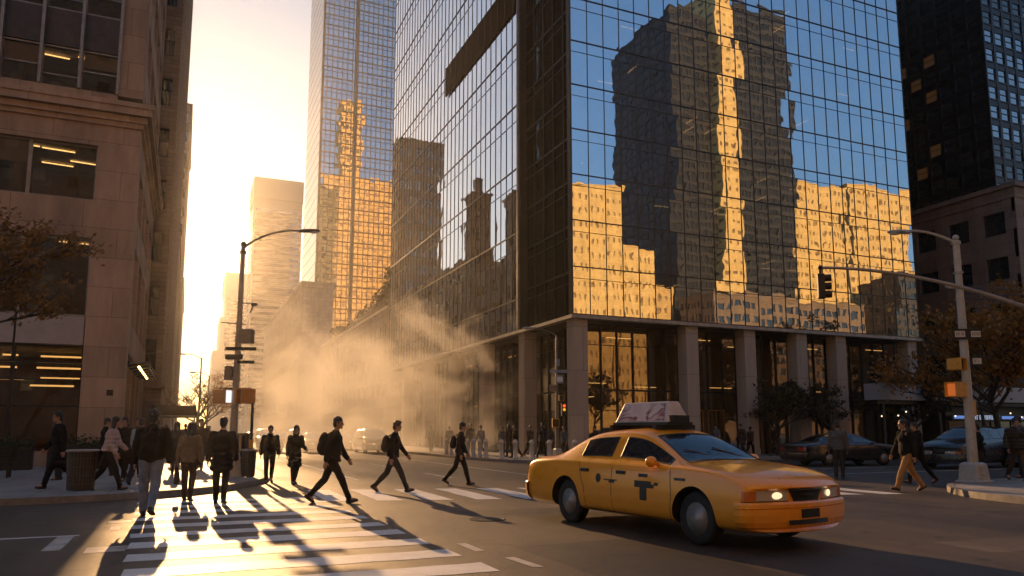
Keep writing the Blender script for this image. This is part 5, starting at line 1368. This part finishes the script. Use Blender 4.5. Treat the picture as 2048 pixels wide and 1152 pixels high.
# --- background crowd (copies of the figures above)
rc = random.Random(77)
def crowd(n, pts, labels, group, hs=(1.6, 1.8)):
    keys = ['w3', 'g', 'h', 'c', 'm', 'q', 'o', 'c2', 'e']
    for i, (x, y, hd) in enumerate(pts):
        k_ = keys[(i * 4 + n) % len(keys)]
        add_person(k_, labels if isinstance(labels, str) else labels[i], x, y, hd, CL[rc.choice(['black', 'navy', 'char', 'brown', 'grey'])], CL[rc.choice(['black', 'char', 'brown', 'navy'])], hair=rc.choice([HAIR, HAIR2]), h=rc.uniform(*hs), z=.14, group=group)
crowd(1, [(15.8, 46.5, 10), (16.4, 44.2, 170), (16.0, 41.3, 20), (17.2, 41.0, 185), (16.6, 38.6, 30), (17.6, 38.0, 200), (16.2, 36.8, 90), (17.4, 36.0, -60), (18.2, 35.0, 120), (19.8, 34.6, 80), (21.4, 34.3, -80), (15.6, 50, 0), (16.6, 53, 180)],
      'hazy dark pedestrian in the crowd behind the bollards by the glass block', 'crowd behind the bollards')
crowd(3, [(28.6, 33.6, 90), (29.8, 34.3, -80), (31.2, 33.9, 60), (27.3, 34.1, 100)], 'dark pedestrian on the pavement before the lobby right above the taxi bonnet', 'pedestrians before the lobby')
crowd(5, [(-3.3, 25.6, 95), (-2.3, 27.2, -80), (-1.3, 26.3, 175), (-.2, 27.5, -10), (.6, 30.0, 170), (-3.9, 29.5, 80), (-1.9, 31.0, 10), (-.9, 31.5, 5), (-.2, 36.0, 170), (.5, 39.5, 0), (-.8, 42.5, 12), (1.2, 44, 185), (-1.0, 29.0, -170), (.1, 47, 0), (1.5, 51, 178), (.9, 56, 0)], 'dark pedestrian in the crowd on the left pavement before the canopy', 'crowd on the left pavement')
crowd(7, [(26.0, 14.6, 70), (28.2, 14.8, -100), (30.5, 14.4, 80), (23.3, 14.9, 40), (24.7, 15.2, -120), (25.2, 14.2, 100), (22.9, 13.4, 160)], 'dark pedestrian in the small crowd behind the right street lamp', 'pedestrians behind the right street lamp')
# ---------------------------------------------------------------- vehicles
def carpaint(name, col, rough=.28):
    m, nt, b, out = newmat(name)
    c = coord(nt, 'Object'); n1 = N(nt, 'ShaderNodeTexNoise', i_Scale=2.2, i_Detail=7, i_Roughness=.7); nt.links.new(c, n1.inputs['Vector'])
    sp = nt.nodes.new('ShaderNodeSeparateXYZ'); nt.links.new(c, sp.inputs[0])
    # road film gathers on the lower body
    mr = N(nt, 'ShaderNodeMapRange'); mr.inputs['From Min'].default_value = .75; mr.inputs['From Max'].default_value = .2; nt.links.new(sp.outputs[2], mr.inputs['Value'])
    mu = N(nt, 'ShaderNodeMath', operation='MULTIPLY'); nt.links.new(mr.outputs[0], mu.inputs[0]); nt.links.new(n1.outputs[0], mu.inputs[1])
    nt.links.new(mixc(nt, mu.outputs[0], col, tuple(x * .45 + .02 for x in col)), b.inputs['Base Color'])
    nt.links.new(ramp(nt, n1.outputs[0], [(.3, (rough * .8,) * 3), (.7, (rough * 1.4,) * 3)]), b.inputs['Roughness'])
    b.inputs['Coat Weight'].default_value = .7; b.inputs['Coat Roughness'].default_value = .07
    return m
M['taxi'] = carpaint('taxi_yellow', (.92, .345, .004))
M['rubber'] = mat('rubber', (.012, .012, .012), .75); M['wellblack'] = mat('wheel_well', (.006, .006, .006), .9)
M['rim'] = mat('steel_rim', (.30, .28, .26), .35, .2); M['chrome'] = mat('chrome', (.55, .53, .5), .12, 1, .1)
M['lens_clear'] = dark_glass('headlamp_lens', (.50, .45, .40), .10, .02); M['lens_amber'] = mat('amber_lens', (.55, .16, .03), .15); M['lens_red'] = mat('red_lens', (.42, .018, .010), .12, coat=.6)
M['screen'] = dark_glass('windscreen_glass', (.012, .013, .014), .03, .02)
SED = [  # x, half width, shoulder z, base (y,z), pillar foot (y,z), pillar inner (y,z), roof (y,z), centre z
 (-2.86, .90, .80, (.80, .825), (.70, .84), (.62, .85), (.34, .86), .865),
 (-2.84, .92, .85, (.83, .885), (.74, .91), (.68, .92), (.36, .935), .94),
 (-2.62, .955, .91, (.88, .955), (.80, .985), (.73, .995), (.38, 1.01), 1.015),
 (-2.25, .975, .94, (.90, .98), (.81, 1.005), (.74, 1.015), (.38, 1.03), 1.035),
 (-1.92, .985, .955, (.91, .99), (.80, 1.02), (.73, 1.03), (.38, 1.045), 1.05),
 (-1.70, .985, .96, (.905, .995), (.765, 1.10), (.69, 1.125), (.37, 1.145), 1.15),
 (-1.42, .985, .965, (.895, 1.0), (.715, 1.225), (.645, 1.255), (.35, 1.285), 1.295),
 (-1.12, .985, .965, (.885, 1.0), (.675, 1.335), (.60, 1.37), (.33, 1.40), 1.41),
 (-.80, .985, .965, (.878, 1.0), (.655, 1.385), (.575, 1.425), (.32, 1.45), 1.458),
 (-.30, .985, .96, (.872, .995), (.648, 1.40), (.568, 1.445), (.32, 1.47), 1.478),
 (-.18, .985, .96, (.872, .995), (.648, 1.40), (.568, 1.445), (.32, 1.47), 1.478),
 (.12, .985, .955, (.872, .99), (.652, 1.38), (.572, 1.425), (.32, 1.455), 1.463),
 (.36, .985, .955, (.874, .988), (.665, 1.33), (.59, 1.37), (.33, 1.40), 1.41),
 (.70, .985, .95, (.885, .985), (.725, 1.19), (.66, 1.225), (.36, 1.26), 1.27),
 (1.00, .985, .945, (.90, .98), (.80, 1.05), (.74, 1.075), (.40, 1.105), 1.115),
 (1.16, .985, .94, (.905, .97), (.83, .995), (.76, 1.005), (.40, 1.03), 1.035),
 (1.55, .98, .925, (.90, .955), (.82, .975), (.74, .985), (.40, 1.005), 1.01),
 (2.05, .97, .885, (.885, .912), (.795, .93), (.705, .94), (.38, .96), .965),
 (2.34, .955, .835, (.87, .855), (.77, .87), (.68, .88), (.36, .895), .90),
 (2.48, .935, .785, (.85, .80), (.75, .815), (.65, .825), (.34, .835), .84),
 (2.535, .915, .745, (.83, .755), (.73, .765), (.63, .77), (.33, .778), .78),
 (2.55, .90, .72, (.81, .73), (.71, .74), (.61, .745), (.32, .75), .752)]
def car_loft(st, groove=True):
    vs = []; rows = []
    for i, (x, w_, zs, a, b_, c_, d_, zt) in enumerate(st):
        lo = .24 if i in (0, 1, len(st) - 1, len(st) - 2) else .215
        bow = (.24 * max(0, (x - 1.7) / .85) if x > 0 else -.12 * max(0, (-x - 2.0) / .86))
        half = [(0, lo), (w_ * .62, lo), (w_ * .90, lo + .02), (w_ * .985, lo + .11), (w_, min(.50, zs - .1)), (w_ * .992, min(.70, zs - .04)), (w_ * .965, zs), a, b_, c_, d_, (0, zt)]
        row = []
        for (y, z) in half: row.append(len(vs)); vs.append((x - bow * (y / .9) ** 2, y, z))
        mir = [None] * len(half)
        for j, (y, z) in enumerate(half):
            if y == 0: mir[j] = row[j]
            else: mir[j] = len(vs); vs.append((x - bow * (y / .9) ** 2, -y, z))
        rows.append((row, mir))
    fs = []; mi = []
    n = len(rows[0][0])
    for i in range(len(st) - 1):
        xa, xb = st[i][0], st[i + 1][0]
        for side in (0, 1):
            A_, B_ = rows[i][side], rows[i + 1][side]
            for j in range(n - 1):
                f = (A_[j], B_[j], B_[j + 1], A_[j + 1]) if side == 1 else (A_[j], A_[j + 1], B_[j + 1], B_[j])
                m = 0
                if j in (9, 10):
                    if .34 < xa < 1.1 and xb < 1.2: m = 1
                    elif -1.95 < xa and xb < -1.1: m = 3
                if j == 7 and -1.13 < xa and xb < 1.01 and not (-.31 < xa and xb < -.17): m = 2
                fs.append(f); mi.append(m)
    for e in (0, len(st) - 1):
        r0, r1 = rows[e]; cen = {1: r0[0], n - 2: r0[n - 1]}
        for j in range(2, n - 2): cen[j] = len(vs); vs.append((st[e][0], 0, vs[r0[j]][2]))
        for j in range(1, n - 2):
            for q in ((r0[j], r0[j + 1], cen[j + 1], cen[j]), (cen[j], cen[j + 1], r1[j + 1], r1[j])):
                fs.append(q[::-1] if e == 0 else q); mi.append(0)
    return vs, fs, mi

def split_by_material(me, groups):
    """groups: list of (name, test(poly centre, index)) -> dict name -> mesh"""
    bm = bmesh.new(); bm.from_mesh(me); bm.faces.ensure_lookup_table()
    res = {}
    for name, test in groups:
        k = {}; v = []; f = []
        for fc in bm.faces:
            if test(fc.calc_center_median(), fc.material_index):
                row = []
                for q in fc.verts:
                    if q.index not in k: k[q.index] = len(v); v.append(tuple(q.co))
                    row.append(k[q.index])
                f.append(row)
        m2 = bpy.data.meshes.new(name); m2.from_pydata(v, [], f); m2.polygons.foreach_set('use_smooth', [True] * len(f)); m2.update(); res[name] = m2
    bm.free(); return res
def boundary_tubes(me, r):
    bm = bmesh.new(); bm.from_mesh(me); ed = [e for e in bm.edges if e.is_boundary]; nx = {}
    for e in ed:
        a, b_ = e.verts
        nx.setdefault(a, []).append(b_); nx.setdefault(b_, []).append(a)
    k = MB(); seen = set()
    for s_ in nx:
        if s_ in seen: continue
        loop = [s_]; seen.add(s_); cur = s_
        while True:
            n_ = [q for q in nx[cur] if q not in seen]
            if not n_: break
            cur = n_[0]; seen.add(cur); loop.append(cur)
        pts = [q.co.copy() for q in loop] + [loop[0].co.copy()]
        if len(pts) > 3: k.tube(pts, r, 5, cap=False)
    bm.free(); return k

BULB = glow('headlamp_bulb', (1, .72, .42), 1.0)
CARMESH = {}
def car_base(key, st, wb=(1.455, -1.455), wr=.335):
    vs_, fs, mi = car_loft(st)
    me = bpy.data.meshes.new('car'); me.from_pydata(vs_, [], fs); me.polygons.foreach_set('material_index', mi); me.update()
    for i in range(5): me.materials.append(M['black'])
    def mods(o): q = o.modifiers.new('s', 'SUBSURF'); q.levels = 3; q.render_levels = 3
    sm = evaluated(me, mods)
    cut = MB()
    for x in wb:
        for sg in (-1, 1): cut.tube([(x, sg * .66, wr + .01), (x, sg * 1.2, wr + .01)], wr + .055, 40)
    cm = cut.mesh('cut'); 
    for i in range(5): cm.materials.append(M['black'])
    cm.polygons.foreach_set('material_index', [4] * len(cm.polygons))
    co_ = bpy.data.objects.new('cut', cm); COL.objects.link(co_)
    def mods2(o): q = o.modifiers.new('b', 'BOOLEAN'); q.object = co_; q.operation = 'DIFFERENCE'; q.solver = 'EXACT'
    cutm = evaluated(sm, mods2)
    bpy.data.objects.remove(co_)
    bm = bmesh.new(); bm.from_mesh(cutm); tree_ = BVHTree.FromBMesh(bm); bm.free()
    parts = split_by_material(cutm, [('body', lambda c, m: m == 0), ('windscreen', lambda c, m: m == 1), ('rear_window', lambda c, m: m == 3), ] + [('wheel_well%d' % i, lambda c, m, i=i: m == 4 and (c.y > 0) == (i < 2) and (c.x > 0) == (i % 2 == 0)) for i in range(4)] +
        [('side_window%d' % i, lambda c, m, i=i: m == 2 and (c.y > 0) == (i < 2) and (c.x > -.24) == (i % 2 == 0)) for i in range(4)])
    CARMESH[key] = (parts, tree_)
    return parts, tree_

def side_hit(tree_, x, z, sg):
    h = tree_.ray_cast(V(x, sg * 2, z), V(0, -sg, 0)); return h[0], h[1]
def ribbon(tree_, pts, sg, wd=.012, off=.002, n=10):
    """thin line laid on the car's side along (x,z) points"""
    k = MB(); P_ = []
    for i in range(len(pts) - 1):
        for t in range(n): P_.append((pts[i][0] + (pts[i + 1][0] - pts[i][0]) * t / n, pts[i][1] + (pts[i + 1][1] - pts[i][1]) * t / n))
    P_.append(pts[-1]); prev = None
    for i, (x, z) in enumerate(P_):
        a = P_[max(0, i - 1)]; b_ = P_[min(len(P_) - 1, i + 1)]; d = V(b_[0] - a[0], 0, b_[1] - a[1]).normalized(); nrm = V(-d.z, 0, d.x) * wd / 2
        q = []
        for s_ in (-1, 1):
            h, n_ = side_hit(tree_, x + nrm.x * s_, z + nrm.z * s_, sg)
            if h is None: q = None; break
            q.append(h + V(0, sg * off, 0))
        if q and prev: k.quad(prev[0], q[0], q[1], prev[1])
        prev = q
    return k
def patch(hit, u0, u1, v0, v1, nu, nv, off, shape=None):
    """grid projected on the body; hit(u,v)->(point, normal)"""
    k = MB(); g_ = {}
    for i in range(nu + 1):
        for j in range(nv + 1):
            u, v = i / nu, j / nv
            if shape: uu, vv = shape(u, v)
            else: uu, vv = u0 + (u1 - u0) * u, v0 + (v1 - v0) * v
            h, n_ = hit(uu, vv)
            if h is not None: g_[i, j] = h + n_ * off
    for i in range(nu):
        for j in range(nv):
            c = [(i, j), (i + 1, j), (i + 1, j + 1), (i, j + 1)]
            if all(q in g_ for q in c): k.quad(*[g_[q] for q in c])
    return k
def wheel(t, x, sg, wr=.335, rim=None):
    y = sg * .80
    k = MB(); prof = [(wr * .60, -.095), (wr * .88, -.105), (wr * .97, -.085), (wr, -.05), (wr, .05), (wr * .97, .085), (wr * .88, .105), (wr * .60, .095), (wr * .60, -.095)]
    k.lathe(prof, (x, y, wr), 40, 'y', cap=False); ty = k.build('tyre', M['rubber'], None, smooth=True)
    wh = k = MB(); ax = sg
    k.lathe([(wr * .62, ax * .09), (wr * .60, ax * .07), (wr * .5, ax * .045), (wr * .34, ax * .075), (wr * .20, ax * .085), (wr * .16, ax * .10), (.01, ax * .105)], (x, y, wr), 30, 'y')
    for i in range(10):
        q = 2 * PI * i / 10; k.ell((x + math.cos(q) * wr * .44, y + ax * .062, wr + math.sin(q) * wr * .44), (.022, .012, .022), nu=6, nv=4)
    rm = k.build('wheel', rim or M['rim'], t, local=True, smooth=True)
    ty.parent = rm
    return rm
def make_car(name, label, cat, key, paint_m, loc, ang, group=None, st=None, lit=True, plate=True):
    parts, tree_ = CARMESH.get(key) or car_base(key, st)
    t = thing(name, label, cat, loc, ang, group)
    def part(n, me, m, parent=t):
        o = bpy.data.objects.new(n, me); COL.objects.link(o); o.parent = parent
        if not me.materials: me.materials.append(m)
        else: o.material_slots[0].link = 'OBJECT'; o.material_slots[0].material = m
        return o
    body = part('body', parts['body'], paint_m); [part('wheel_well', parts['wheel_well%d' % i], M['wellblack']) for i in range(4)]
    for n in ('windscreen', 'rear_window'):
        if len(parts[n].polygons): o = part(n, parts[n], M['screen']); boundary_tubes(parts[n], .010).build('window_seal', M['black'], o, local=True)
    for i in range(4):
        if len(parts['side_window%d' % i].polygons): o = part('side_window', parts['side_window%d' % i], M['screen']); boundary_tubes(parts['side_window%d' % i], .009).build('window_trim', M['metal_dark'], o, local=True)
    for x in (1.455, -1.455):
        for sg in (-1, 1): wheel(t, x, sg)
    # front lamps wrap round the corners: rays from inside the nose
    def nose(th, z, ox=1.6): 
        h = tree_.ray_cast(V(ox, 0, z), V(math.cos(th), math.sin(th), 0)); return h[0], h[1]
    for sg in (-1, 1):
        k = patch(lambda u, v: nose(sg * u, v), .36, .80, .605, .728, 14, 4, .006); hl = k.build('headlight', M['lens_clear'], t, local=True, smooth=True)
        hb, hn = nose(sg * .56, .665); k = MB(); k.ell(hb, (.02, .10, .045), RZ3(sg * .45), 10, 6); k.build('lamp_bulb', BULB if lit else M['chrome'], hl, local=True, smooth=True)
        k = patch(lambda u, v: nose(sg * u, v), .81, .95, .612, .72, 6, 4, .007); k.build('indicator', M['lens_amber'], hl, local=True, smooth=True)
        k = patch(lambda u, v: nose(sg * u, v), .35, .96, .594, .604, 14, 1, .006); k.build('lamp_trim', M['black'], hl, local=True)
        def tail(th, z):
            h = tree_.ray_cast(V(-2.0, 0, z), V(-math.cos(th), math.sin(th), 0)); return h[0], h[1]
        k = patch(lambda u, v: tail(sg * u, v), .55, .90, .66, .84, 8, 5, .006); k.build('tail_light', M['lens_red'], t, local=True, smooth=True)
    k = patch(nose, -.30, .30, .56, .735, 14, 6, .008, lambda u, v: ((u - .5) * (.52 + .20 * v), .585 + .165 * v)); gr = k.build('grille', M['black'], t, local=True)
    k = MB()
    for i in range(7):
        z = .61 + i * .016; pts_ = [nose((q - .5) * .52, z)[0] for q in [j / 8 for j in range(9)]]; pts_ = [q + V(.012, 0, 0) for q in pts_ if q is not None]
        if len(pts_) > 2: k.tube(pts_, .004, 4)
    k.build('grille_bar', M['metal_dark'], gr, local=True)
    k = MB(); pts_ = [nose((q - .5) * .66, .738 - .02 * abs(q - .5))[0] for q in [j / 12 for j in range(13)]]; k.tube([q + V(.008, 0, .0) for q in pts_ if q is not None], .013, 6); k.build('grille_trim', M['chrome'], gr, local=True)
    k = MB(); h0 = nose(0, .665)[0]; k.ell(h0 + V(.018, 0, 0), (.012, .09, .022)); k.build('badge', M['metal_dark'], gr, local=True)
    def tailc(th, z):
        h = tree_.ray_cast(V(-2.0, 0, z), V(-math.cos(th), math.sin(th), 0)); return h[0], h[1]
    for fn, th, nm in ((nose, 1.02, 'front_bumper'), (lambda a_, z_: tailc(a_, z_), .98, 'rear_bumper')):
        k = MB(); g_ = {}; prof = [(.27, -.01), (.30, .028), (.36, .048), (.44, .052), (.508, .05), (.514, .036), (.520, .05), (.565, .048), (.588, .03), (.594, -.01)]
        for i in range(37):
            a_ = -th + 2 * th * i / 36
            for j, (z_, o_) in enumerate(prof):
                h0, n0 = fn(a_, z_)
                if h0 is not None: n0 = V(n0.x, n0.y, 0).normalized(); g_[i, j] = h0 + n0 * o_
        for i in range(36):
            for j in range(len(prof) - 1):
                c4 = [(i, j), (i + 1, j), (i + 1, j + 1), (i, j + 1)]
                if all(q in g_ for q in c4): k.quad(*[g_[q] for q in c4])
        k.build(nm, paint_m, t, local=True, smooth=True)
    k = patch(nose, -.40, .40, .315, .375, 16, 3, .056); k.build('lower_intake', M['black'], t, local=True)
    if plate:
        k = MB(); h0 = nose(0, .46)[0]; k.box(h0.x + .05, h0.x + .066, -.16, .16, .40, .50); k.build('number_plate', M['metal_dark'], t, local=True)
    k = patch(tailc, -.95, .95, .545, .575, 24, 1, .056); k.build('rear_bumper_strip', M['chrome'], t, local=True)
    # doors: shut lines, handles, mirrors, sill strip
    for sg in (-1, 1):
        for pts_ in ([(1.03, .93), (1.06, .60), (1.02, .27)], [(-.24, .97), (-.24, .27)], [(-1.10, .97), (-1.02, .72), (-.94, .60), (-.90, .27)], [(1.02, .275), (-.90, .275)]):
            rb = ribbon(tree_, pts_, sg)
            if rb.v: rb.build('door_line', M['black'], t, local=True)
        rb = ribbon(tree_, [(1.0, .47), (-1.0, .48)], sg, .035, .006)
        if rb.v: rb.build('rub_strip', paint_m, t, local=True)
        for x in (-.02, -.92):
            h, n_ = side_hit(tree_, x, .845, sg)
            if h: k = MB(); k.obox(h + V(0, sg * .010, 0), (.20, .03, .05)); k.build('door_handle', M['black'], t, local=True, bevel=.008)
        h, n_ = side_hit(tree_, .74, 1.0, sg)
        k = MB(); k.ell(V(.74, sg * 1.03, 1.02), (.055, .10, .075)); k.tube([V(.74, sg * .90, .975), V(.74, sg * 1.0, 1.0)], .025, 6); mrr = k.build('wing_mirror', paint_m, t, local=True, smooth=True)
    return t, tree_, body

TX = V(7.25, 10.25, 0); TA = math.atan2(-.992, .125)
t, tree_, body = make_car('taxi', 'yellow taxi sedan crossing the junction with a pink-white advert box on its roof', 'taxi', 'sedan', M['taxi'], TX, TA, st=SED)
for sg in (-1, 1):
    hit = lambda u, v, sg=sg: side_hit(tree_, u, v, sg)
    def decal(shape_pts, nm):
        k = MB()
        for (xa, xb, za, zb_) in shape_pts:
            p_ = patch(hit, xa, xb, za, zb_, 6, 6, .0035); o_ = len(k.v); k.add(p_.v, p_.f)
        k.build(nm, M['black'], t, local=True)
    # door emblem: T in a round blot, with small marks ahead of it
    def disc(cx, cz, r, n=7):
        return [(cx - math.sqrt(max(0, r * r - ((i + .5) / n * 2 * r - r) ** 2)), cx + math.sqrt(max(0, r * r - ((i + .5) / n * 2 * r - r) ** 2)), cz - r + i * 2 * r / n, cz - r + (i + 1) * 2 * r / n) for i in range(n)]
    decal([(.38, .58, .80, .845)] + [(.30, .66, .66, .75)] + [(.42, .57, .47, .66)], 'door_emblem')
    decal([(.72, .80, .70, .74), (.66, .72, .66, .71)], 'door_mark')
    decal(disc(-.56, .74, .065), 'door_roundel'); decal([(-.42, -.10, .72, .735), (-.30, -.16, .685, .72)], 'door_lettering')
    decal([(1.12, 1.33, .79, .825)], 'wing_mark')
# wipers and washer panel
k = MB(); k.tube([(1.08, .50, 1.055), (.86, .02, 1.20)], .008, 5); k.tube([(1.08, -.05, 1.06), (.86, -.52, 1.185)], .008, 5); k.build('wiper', M['black'], t, local=True)
# roof advert box
rt = tree_.ray_cast(V(-.45, 0, 3), V(0, 0, -1))[0].z
def advert(name):
    m, nt, b, out = newmat(name); c = coord(nt, 'Object', (1.4, 1, 2.4), (0, .25, 0))
    n1 = N(nt, 'ShaderNodeTexNoise', i_Scale=1.5, i_Detail=2, i_Distortion=.8); nt.links.new(c, n1.inputs['Vector'])
    nt.links.new(ramp(nt, n1.outputs[0], [(.38, (.62, .46, .42)), (.5, (.66, .55, .50)), (.58, (.20, .045, .04)), (.66, (.60, .42, .38))]), b.inputs['Base Color']); b.inputs['Roughness'].default_value = .3
    return m
ad = thing('roof_advert_box', 'pink-white wedge-shaped advert box mounted on the taxi roof', 'advert box', TX, TA)
def wedge(xa, xb, y0_, y1_, z0_, z1_, ins):
    k = MB(); k.add([(xa, -y0_, z0_), (xb, -y0_, z0_), (xb, y0_, z0_), (xa, y0_, z0_), (xa + ins, -y1_, z1_), (xb - ins, -y1_, z1_), (xb - ins, y1_, z1_), (xa + ins, y1_, z1_)],
        [(0, 3, 2, 1), (4, 5, 6, 7), (0, 1, 5, 4), (2, 3, 7, 6), (0, 4, 7, 3), (1, 2, 6, 5)]); return k
wedge(-1.05, .22, .23, .10, rt + .09, rt + .40, .10).build('advert_case', mat('case_white', (.55, .48, .45), .35), ad, local=True, bevel=.012)
for sg in (-1, 1):
    k = MB(); f0 = lambda x, s_: V(x, sg * (.23 - .13 * s_ + .006), rt + .09 + .31 * s_)
    k.quad(f0(-.97, .08), f0(.14, .08), f0(.06, .92), f0(-.90, .92)); k.build('advert_panel', advert('advert_print'), ad, local=True)
k = MB(); k.box(-1.08, .25, -.25, .25, rt + .05, rt + .09); k.box(.16, .27, -.17, .17, rt + .09, rt + .19)
for x in (-.95, .12):
    for y in (-.4, .4): k.box(x - .03, x + .03, min(0, y), max(0, y), rt - .02, rt + .05)
k.build('advert_base', M['black'], ad, local=True)
for o_ in (t, ad): o_.scale = (1.045, 1.045, 1.085)
# other traffic
def scaled(st, top=1.0, zoff=0, nose=1.0): return st
SUV = []
for (x, w_, zs, a, b_, c_, d_, zt) in SED:
    g_ = lambda p: (p[0], p[1] * 1.16 + (.04 if p[1] > 1 else 0))
    SUV.append((x * .93 if abs(x) > 2 else x, w_ * .98, zs * 1.15, g_(a), g_(b_), g_(c_), g_(d_), zt * 1.16 + (.04 if zt > 1 else 0)))
# squared-off tail for the estate shape
for i, x in enumerate((-2.60, -2.58, -2.45, -2.2, -1.95, -1.75, -1.45)):
    q = SUV[i]; k_ = (0, .45, .85, 1, 1, 1, 1)[i]; r_ = SUV[8]
    if i >= 1:
        mixp = lambda p, s_: (p[0] + (s_[0] - p[0]) * k_, p[1] + (s_[1] - p[1]) * k_)
        SUV[i] = (x, q[1], q[2] + (r_[2] - q[2]) * k_, mixp(q[3], r_[3]), mixp(q[4], r_[4]), mixp(q[5], r_[5]), mixp(q[6], r_[6]), q[7] + (r_[7] - q[7]) * k_)
    else: SUV[i] = (x,) + q[1:]
dark = carpaint('dark_car_paint', (.014, .014, .016)); silver = carpaint('silver_car_paint', (.30, .31, .33)); white_p = carpaint('white_car_paint', (.55, .54, .52)); bluep = carpaint('blue_car_paint', (.06, .10, .18)); redp = carpaint('maroon_car_paint', (.10, .015, .012))
make_car('parked_car', 'dark sedan parked along the far kerb behind the person in the grey jacket', 'car', 'sedan', dark, (28.0, 26.0, 0), rad(-8), lit=False)
make_car('parked_car', 'dark estate car with pale blue windows between the tan-trousered walker and the right street lamp', 'car', 'suv', dark, (30.9, 22.0, 0), rad(188), st=SUV, lit=False)
make_car('parked_car', 'blue-grey estate car partly hidden behind the right street lamp', 'car', 'suv', bluep, (34.5, 21.0, 0), rad(200), lit=False)
make_car('parked_car', 'dark estate car farthest right in the shade behind the waiting people', 'car', 'suv', dark, (39.5, 23.5, 0), rad(182), lit=False)
hz = [(5.9, 60, 'white estate car first in the hazy line of traffic', 'suv', white_p), (8.9, 57, 'dark sedan with glinting headlights in the middle lane of the hazy traffic', 'sedan', dark), (9.2, 67, 'silver estate car behind the dark sedan in the hazy traffic', 'suv', silver), (12.5, 54, 'dark estate car nearest the far kerb in the hazy traffic', 'suv', dark), (6.1, 74, 'yellow taxi far down the street at the left of the hazy traffic', 'sedan', M['taxi']), (12.4, 66, 'maroon sedan behind the dark estate car in the hazy traffic', 'sedan', redp), (9.2, 80, 'dark sedan farthest back in the hazy traffic', 'sedan', dark)]
for (x, y, lab, key, pm) in hz:
    make_car('street_car' if 'taxi' not in lab else 'taxi', lab, 'car' if 'taxi' not in lab else 'taxi', key, pm, (x, y, 0), rad(-90), 'hazy traffic down the street')
# ---------------------------------------------------------------- steam and haze
def volume(name, dens, aniso, col):
    m = bpy.data.materials.new(name); m.use_nodes = True; nt = m.node_tree; nt.nodes.remove(nt.nodes['Principled BSDF']); out = nt.nodes['Material Output']
    pv = nt.nodes.new('ShaderNodeVolumePrincipled'); pv.inputs['Color'].default_value = col + (1,); pv.inputs['Density'].default_value = dens; pv.inputs['Anisotropy'].default_value = aniso
    nt.links.new(pv.outputs[0], out.inputs['Volume']); return m, nt, pv
if HAZE:
    m, nt, pv = volume('haze_air', HAZE, HAZE_G, (1.0, .97, .92))
    k = MB(); k.box(-70, 260, -160, 470, -1.2, 160); h = k.build('haze', m); h['kind'] = 'stuff'
if STEAM:
    m, nt, pv = volume('steam_cloud', 0, .38, (1, .98, .95))
    c = coord(nt, 'Object', (1, 1, 1.15))
    n1 = N(nt, 'ShaderNodeTexNoise', i_Scale=.24, i_Detail=8, i_Roughness=.60, i_Distortion=.9); nt.links.new(c, n1.inputs['Vector'])
    # fall-off away from the plume's core line, in the steam's own space
    tc = nt.nodes.new('ShaderNodeTexCoord'); sp = nt.nodes.new('ShaderNodeSeparateXYZ'); nt.links.new(tc.outputs['Generated'], sp.inputs[0])
    def bump_(sock, lo, hi):   # smooth 0..1..0 over generated axis
        a = N(nt, 'ShaderNodeMapRange', interpolation_type='SMOOTHSTEP'); a.inputs['From Min'].default_value = 0; a.inputs['From Max'].default_value = lo; nt.links.new(sock, a.inputs['Value'])
        b_ = N(nt, 'ShaderNodeMapRange', interpolation_type='SMOOTHSTEP'); b_.inputs['From Min'].default_value = 1; b_.inputs['From Max'].default_value = hi; nt.links.new(sock, b_.inputs['Value'])
        q = N(nt, 'ShaderNodeMath', operation='MULTIPLY'); nt.links.new(a.outputs[0], q.inputs[0]); nt.links.new(b_.outputs[0], q.inputs[1]); return q.outputs[0]
    fx = bump_(sp.outputs[0], .30, .70); fy = bump_(sp.outputs[1], .3, .7); fz = bump_(sp.outputs[2], .03, .35)
    q1 = N(nt, 'ShaderNodeMath', operation='MULTIPLY'); nt.links.new(fx, q1.inputs[0]); nt.links.new(fy, q1.inputs[1])
    q2 = N(nt, 'ShaderNodeMath', operation='MULTIPLY'); nt.links.new(q1.outputs[0], q2.inputs[0]); nt.links.new(fz, q2.inputs[1])
    # erode noise by the fall-off so the edges billow
    su = N(nt, 'ShaderNodeMath', operation='ADD'); nt.links.new(n1.outputs[0], su.inputs[0])
    mm = N(nt, 'ShaderNodeMapRange'); mm.inputs['From Max'].default_value = 1; mm.inputs['To Min'].default_value = -.62; mm.inputs['To Max'].default_value = -.40; nt.links.new(q2.outputs[0], mm.inputs['Value']); nt.links.new(mm.outputs[0], su.inputs[1])
    d = N(nt, 'ShaderNodeMapRange'); d.inputs['From Min'].default_value = 0; d.inputs['From Max'].default_value = .28; d.inputs['To Min'].default_value = 0; d.inputs['To Max'].default_value = STEAM; nt.links.new(su.outputs[0], d.inputs['Value'])
    nt.links.new(d.outputs[0], pv.inputs['Density'])
    k = MB()
    for (x, y, z, a, b_, c_) in ((9.5, 48, 2.6, 7.5, 9, 4.2), (6.0, 52, 3.6, 5.5, 9, 5.0), (13.5, 44, 3.2, 6, 8, 4.2), (10.5, 50, 7.0, 6, 8, 6.0), (16.0, 43, 3.4, 4.0, 6, 3.8), (4.5, 46, 2.2, 3.4, 7, 3.0), (14, 48, 6.6, 5, 7, 5)):
        k.ell((x, y, z), (a, b_, c_), None, 20, 14)
    me = remesh(k, .7, 6)
    bm = bmesh.new(); bm.from_mesh(me)
    for v_ in bm.verts: v_.co.z = max(v_.co.z, .06)
    bm.to_mesh(me); bm.free()
    stm = link('steam', me, m); tag(stm, 'golden backlit street steam drifting across the road before the glass block', 'steam', None, 'stuff')
